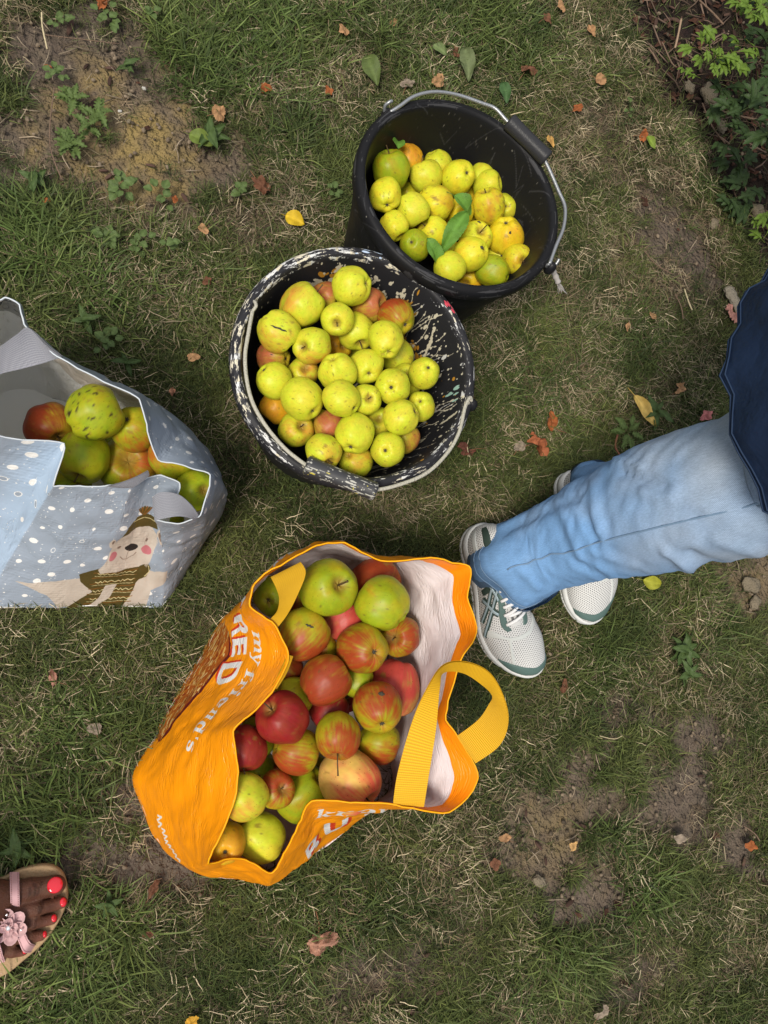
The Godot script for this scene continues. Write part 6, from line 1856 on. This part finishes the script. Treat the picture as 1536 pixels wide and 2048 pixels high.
func build_litter():
	var r := RandomNumberGenerator.new(); r.seed = 31
	var m := mat("dry_leaf", Color.WHITE, 0.7, noise_tex("veins", 0.06), 0.12, 25.0, true, true)
	var rust := Color(.27, .085, .028)
	var tan_c := Color(.33, .185, .09)
	var brown := Color(.14, .062, .035)
	var grey := Color(.25, .20, .15)
	for q in [
		[205, 22, 48, rust, 5, .8, "crisp orange leaf with points at the top left"], [685, 77, 26, tan_c, 5, .9, "tan curled leaf in the long grass near the top edge"], [1085, 48, 28, brown, 4, .7, "brown leaf near the top edge left of the mulch bed"], [1115, 30, 26, tan_c, 4, .6, "pale orange leaf at the top edge beside the mulch bed"], [1172, 72, 26, tan_c, 4, .7, "tan leaf beside the tuft at the bed's corner"],
		[1045, 152, 34, brown, 5, 1.0, "brown crumpled leaf above the rear bucket's handle"], [905, 115, 26, brown, 4, .8, "dark brown leaf above the rear bucket"], [1190, 172, 28, tan_c, 4, .6, "pale orange leaf in dry grass left of the bed"], [1145, 228, 26, rust, 4, .9, "small orange leaf right of the rear bucket's wire"], [1278, 277, 30, rust, 5, 1.0, "rust red leaf by the bed's grassy edge"],
		[437, 237, 40, tan_c, 3, .8, "glossy tan leaf right of the bare patch"], [524, 385, 50, brown, 6, .9, "large brown leaf with lobes in the grass left of the rear bucket"], [383, 722, 30, tan_c, 3, .4, "tan pointed leaf with stalk right of the grey-blue bag"], [655, 196, 22, rust, 4, .7, "small orange leaf left of the rear bucket"], [110, 1358, 40, Color(.36, .18, .13), 5, .9, "pinkish brown leaf in the grass left of the orange bag"],
		[1093, 853, 42, rust, 4, .6, "orange leaf above the crumpled leaves between bucket and jeans"], [1064, 888, 56, Color(.30, .10, .045), 6, 1.2, "crumpled red-brown leaves between bucket and jeans"], [1034, 897, 30, grey, 4, .5, "grey-tan leaf beside the crumpled red-brown ones"], [1350, 780, 30, tan_c, 4, .8, "tan leaf above the jeans, left of the coat"], [1402, 835, 30, Color(.40, .14, .13), 4, .8, "pink-red leaf at the edge of the jeans"],
		[632, 1877, 74, Color(.36, .19, .13), 3, .9, "long brown leaf lying below the orange bag"], [380, 2035, 34, Color(.48, .26, .03), 4, .8, "yellow-brown leaf at the bottom edge"], [1004, 1670, 28, tan_c, 4, .6, "tan leaf chip left of the bare soil"], [1135, 1690, 24, Color(.5, .3, .12), 4, .7, "pale tan flake on the bare soil"], [310, 1765, 44, brown, 5, 1.0, "dull brown leaf below the orange bag's corner"],
		[812, 180, 34, grey, 4, .9, "pale grey-brown leaf above the rear bucket's hook"], [868, 178, 34, tan_c, 3, .7, "tan leaf behind the rear bucket's wire handle"], [1092, 290, 26, Color(.42, .24, .07), 3, .5, "yellowish leaf against the rear bucket's grip"], [1246, 658, 20, tan_c, 4, .7, "small tan leaf in dry grass right of the buckets"], [527, 188, 26, rust, 3, .8, "thin orange leaf in the long grass at the top"],
		[404, 466, 28, tan_c, 3, .4, "slim tan leaf below the bare patch"], [100, 150, 18, rust, 3, .5, "small orange leaf on the tiny weed at the left"], [92, 410, 24, rust, 4, .7, "orange-brown leaf left below the bare patch"], [350, 408, 18, rust, 4, .6, "small orange leaf among the round leaved weeds"], [930, 905, 40, Color(.13, .05, .035), 5, 1.0, "dark brown leaf in the shade beside the front bucket"], [195, 1455, 34, grey, 3, .3, "flat tan leaf left of the orange bag"],
		[345, 787, 22, Color(.42, .2, .12), 4, .8, "pinkish leaf bit beside the grey-blue bag's far rim"], [1297, 640, 18, tan_c, 4, .6, "tan leaf flake right of the small tan one"], [1345, 1672, 26, grey, 4, .6, "whitish leaf fragment right of the bare soil"], [1490, 1688, 26, rust, 4, .6, "orange leaf fragments near the right edge"], [982, 1720, 26, brown, 4, .8, "brown curled leaf left of the bare soil's lower end"], [1118, 1375, 30, brown, 3, .7, "brown leaf under the yellow strap's loop"],
		[300, 1860, 26, brown, 4, .9, "brown leaf scrap right of the sandal"], [1190, 2020, 34, grey, 3, .9, "grey-brown curled leaf at the bottom edge"], [1450, 632, 46, Color(.40, .19, .15), 3, .5, "pinkish piece of bark left of the coat"], [30, 915 + 860, 30, rust, 4, .7, "orange leaf behind the sandal"], [415, 570, 22, brown, 4, .7, "brown leaf in grass left of the front bucket"], [780, 60, 22, tan_c, 4, .7, "small tan leaf in the grass at the top"]]:
		var c := at(q[0], q[1], 0)
		var l: float = (at(q[0] + q[2] * .5, q[1], 0) - at(q[0] - q[2] * .5, q[1], 0)).length() * 0.92
		c.y = 0.016
		var o := thing("dry_leaf", q[6], "leaf", c, "dry leaves fallen on the lawn")
		var b := put("blade", dry_leaf_mesh(l, q[3], int(q[0] + q[1]), q[4], q[5]), m, o)
		b.transform = Transform3D(Basis(Vector3.UP, r.randf() * TAU) * Basis(Vector3.RIGHT, r.randf_range(-.35, .35)), Vector3(0, l * .1, 0))
		if q[2] > 27:
			var s := Shape.new()
			var a := Vector3(l * .5, 0, 0).rotated(Vector3.UP, r.randf() * TAU)
			s.tube([a * .2, a + Vector3(0, .002, 0), a * 1.7 + Vector3(r.randfn() * .003, 0, r.randfn() * .003)], [l * .018, l * .016, l * .02], 5)
			put("leaf_stalk", s.mesh(), mat("leaf_stalk", Color(.22, .11, .06), 0.8), o)
	var fresh := mat("fallen_green_leaf", Color.WHITE, 0.5, noise_tex("veins", 0.06), 0.06, 30.0, true, true)
	for q in [[745, 142, 62, 36, Color(.085, .115, .035), 20, "olive green fallen leaf in the grass above the rear bucket"], [934, 130, 66, 30, Color(.11, .135, .06), 5, "pale green fallen leaf right of the olive one"], [1010, 186, 40, 22, Color(.05, .10, .035), 10, "deep green fallen leaf above the rear bucket's wire"], [590, 440, 40, 32, Color(.50, .34, .02), 70, "yellow and orange fallen leaf left of the buckets"], [1290, 822, 66, 22, Color(.52, .36, .10), 35, "long yellow curled leaf above the jeans"], [1304, 1164, 36, 26, Color(.27, .27, .03), 80, "yellow-green leaf poking out below the jeans"], [880, 100, 30, 18, Color(.12, .16, .06), 60, "grey-green fallen leaf near the top edge"], [402, 280, 50, 34, Color(.11, .15, .03), 70, "yellowing green leaf lying on the broad leaved weed"], [1302, 285, 26, 14, Color(.14, .2, .03), 30, "small green leaf beside the rust red one"]]:
		var k: float = (at(q[0] + 1, q[1], 0) - at(q[0], q[1], 0)).length()
		var o := put("fallen_leaf", leaf_mesh(q[2] * k, q[3] * k, .06, 9, .3, .45, q[4], int(q[0])), fresh)
		var c := at(q[0], q[1], 0.022)
		o.transform = Transform3D(Basis(Vector3.UP, deg_to_rad(q[5])) * Basis(Vector3.BACK, .3), c)
		tag(o, q[6], "leaf", "green and yellow leaves fallen on the lawn")
	var wood := mat("twig_bark", Color(.17, .115, .08), 0.9, noise_tex("scuff", 0.05), 0.25, 18.0)
	var pale := mat("pale_stem", Color(.50, .42, .26), 0.8, noise_tex("scuff", 0.05), 0.15, 18.0)
	for q in [[[[80, 28], [86, 55], [96, 98]], 3.2, pale, "pale straw stem pointing down at the top left"], [[[108, 175], [102, 250], [106, 300], [122, 358]], 2.6, wood, "long thin curved twig left of the feathery weeds"], [[[105, 312], [92, 318], [85, 326]], 1.8, wood, "short side twig beside the long curved one"], [[[90, 70], [150, 78], [240, 88]], 2.0, wood, "thin twig lying across under the round leaved weeds"], [[[1236, 868], [1232, 890], [1240, 910], [1256, 920]], 4.5, mat("red_brown_twig", Color(.20, .085, .05), 0.85), "red-brown bent twig above the jeans"],
		[[[1350, 585], [1362, 615], [1368, 640]], 3.0, wood, "short grey twig left of the coat"], [[[1368, 580], [1376, 605], [1384, 622]], 3.4, pale, "pale split stick beside the short grey twig"], [[[1297, 95], [1306, 112], [1316, 128]], 4.5, wood, "short stout stick at the bed's edge"], [[[1400, 0], [1425, 22], [1448, 48]], 5.0, wood, "dark stick crossing the top of the bed"], [[[1362, 40], [1356, 70], [1350, 96]], 5.5, mat("split_wood", Color(.30, .21, .14), 0.9), "tan broken stick in the bed's leaf mould"], [[[1405, 205], [1425, 250], [1450, 285]], 4.0, wood, "dark twig running down the bed"], [[[1325, 85], [1345, 125], [1352, 135]], 3.5, wood, "brown twig left of the tan broken stick"], [[[1290, 500], [1315, 530], [1345, 548]], 2.4, wood, "thin dark twig in the dry grass right of the buckets"],
		[[[1435, 222], [1480, 232], [1520, 240]], 5.0, wood, "thick dark stick under the shrub"], [[[1200, 1470], [1225, 1478], [1245, 1470]], 1.6, pale, "thin straw bit on the lawn right of the orange bag"], [[[1485, 1650], [1505, 1668], [1520, 1684]], 2.6, wood, "brown twig near the right edge"], [[[940, 880], [935, 895], [938, 910]], 1.8, pale, "thin pale stem beside the front bucket"]]:
		var path := []
		for p in q[0]: path.append(at(p[0], p[1], .020))
		var c: Vector3 = path[0]
		var s := Shape.new()
		var rr: float = q[1] * .00042
		s.tube(smooth_path(path.map(func(p): return p - c + Vector3(r.randfn(), r.randfn() * .6, r.randfn()) * .0015), 5), [rr, rr * 1.1, rr * .9, rr * 1.05, rr * .85, rr], 7)
		var o := put("twig", s.mesh(), q[2])
		o.position = c
		tag(o, q[3], "twig", "twigs and stems lying about")
	# wood chunk and stones
	var chunk := Shape.new()
	var cpth := pts([[1455, 575, .012], [1466, 596, .016], [1482, 626, .012]])
	chunk.tube(smooth_path(cpth, 4), [.009, .013, .012, .014, .011, .013, .010, .012, .008], 7, Color.WHITE, true, .6)
	tag(put("wood_chunk", chunk.mesh(), mat("weathered_wood", Color(.27, .235, .18), 0.9, noise_tex("scuff", 0.05), 0.5, 10.0)), "weathered pale chunk of wood beside the coat", "wood")
	var rock := mat("pale_stone", Color(.20, .165, .115), 0.9, noise_tex("crumb", 0.03, 512, 5), 0.3, 18.0)
	for q in [[1414, 195, 19, "largest grey-brown stone in the bed under the shrub"], [1425, 223, 13, "round tan pebble below the largest stone"], [1497, 1170, 17, "pale yellowish stone below the jeans at the right edge"], [1506, 1205, 12, "flat stone under the pale yellowish one"], [1510, 425, 15, "pinkish grey stone beside the bright green shoot"], [1375, 178, 12, "small tan pebble at the bed's edge"], [1440, 258, 12, "broken tan stone among the bed's twigs"], [1075, 1760, 13, "flat crusted clod at the bare soil's left"], [1460, 305, 9, "tiny pale pebble under the sprig"], [288, 180, 5, "white pebble on the mossy bare patch"], [240, 225, 4, "tiny white pebble in the middle of the bare patch"], [260, 192, 5, "tiny cream pebble on the bare patch"], [1425, 450, 10, "tan pebble by the bed's lower end"], [258, 245, 5, "pale grit stone beside the ochre moss"]]:
		var k: float = (at(q[0] + 1, q[1], 0) - at(q[0], q[1], 0)).length()
		var s := Shape.new(); s.blob(Vector3.ZERO, Vector3(q[2] * k, q[2] * k * .42, q[2] * k * .75), Basis(Vector3.UP, r.randf() * 3), Color.WHITE, 18, 12, .2, int(q[0]))
		var o := put("stone", s.mesh(), mat("white_pebble", Color(.42, .40, .36), 0.8) if q[3].contains("white") else rock)
		o.position = at(q[0], q[1], 0) + Vector3(0, q[2] * k * .2 + .003, 0)
		tag(o, q[3], "stone", "stones and pebbles")
	# bark, leaf mould and crumbs
	var chip := Shape.new()
	chip.blob(Vector3.ZERO, Vector3(.010, .0022, .0035), Basis(), Color.WHITE, 8, 5, .2, 3)
	var stick := Shape.new()
	stick.tube([Vector3(-.022, 0, 0), Vector3(-.005, .002, .002), Vector3(.022, 0, -.001)], [.0011, .0013, .0009], 5)
	var crumb := Shape.new()
	crumb.blob(Vector3.ZERO, Vector3(.0028, .002, .0024), Basis(), Color.WHITE, 7, 5, .25, 5)
	var flake := dry_leaf_mesh(.017, Color(1, 1, 1), 5, 4, .9)
	var wm := mat("mould", Color.WHITE, 0.9, null, 0, 1, false, true)
	var sets := [[[], []], [[], []], [[], []], [[], []]]
	for k in 15000:
		var x := r.randf_range(-.6, 1.6)
		var z := r.randf_range(-1.6, .9)
		var b := in_bed(x, z)
		var soil: float = lawn(x, z)[0]
		if trodden(x, z) or b < .5 and r.randf() > soil * soil * .8 + .02: continue
		var kind: int = 2 if b < .5 and r.randf() < .72 else [0, 1, 1, 2, 3, 3][r.randi() % 6]
		if b < .5 and kind == 3 and r.randf() < .7: kind = 1
		var sc := r.randf_range(.5, 1.5)
		var c: Color = [Color(.055, .032, .024), Color(.11, .075, .055), Color(.13, .10, .07), Color(.060, .028, .018)][kind]
		if b < .5 and kind == 1: c = Color(.24, .19, .135); sc *= .62
		sets[kind][0].append(Transform3D(Basis(Vector3.UP, r.randf() * TAU).rotated(Vector3.RIGHT, r.randfn() * .3).scaled(Vector3(sc, sc, sc)), Vector3(x, height(x, z) + .002 + (.008 * r.randf() if b > .5 else 0.0), z)))
		var sh := r.randf_range(.5, 1.7)
		sets[kind][1].append(Color(c.r * sh, c.g * sh, c.b * sh))
	scatter("bark_litter", "dark bark chips strewn over bed and bare soil", chip.mesh(), wm, sets[0][0], sets[0][1], "litter")
	scatter("twig_litter", "thin broken twigs and dead stems on the bare soil and bed", stick.mesh(), wm, sets[1][0], sets[1][1], "litter")
	scatter("soil_crumbs", "crumbs of soil on the bare patches", crumb.mesh(), wm, sets[2][0], sets[2][1], "soil")
	scatter("leaf_litter", "shredded brown leaf litter covering the bed under the shrub", flake, wm, sets[3][0], sets[3][1], "litter")
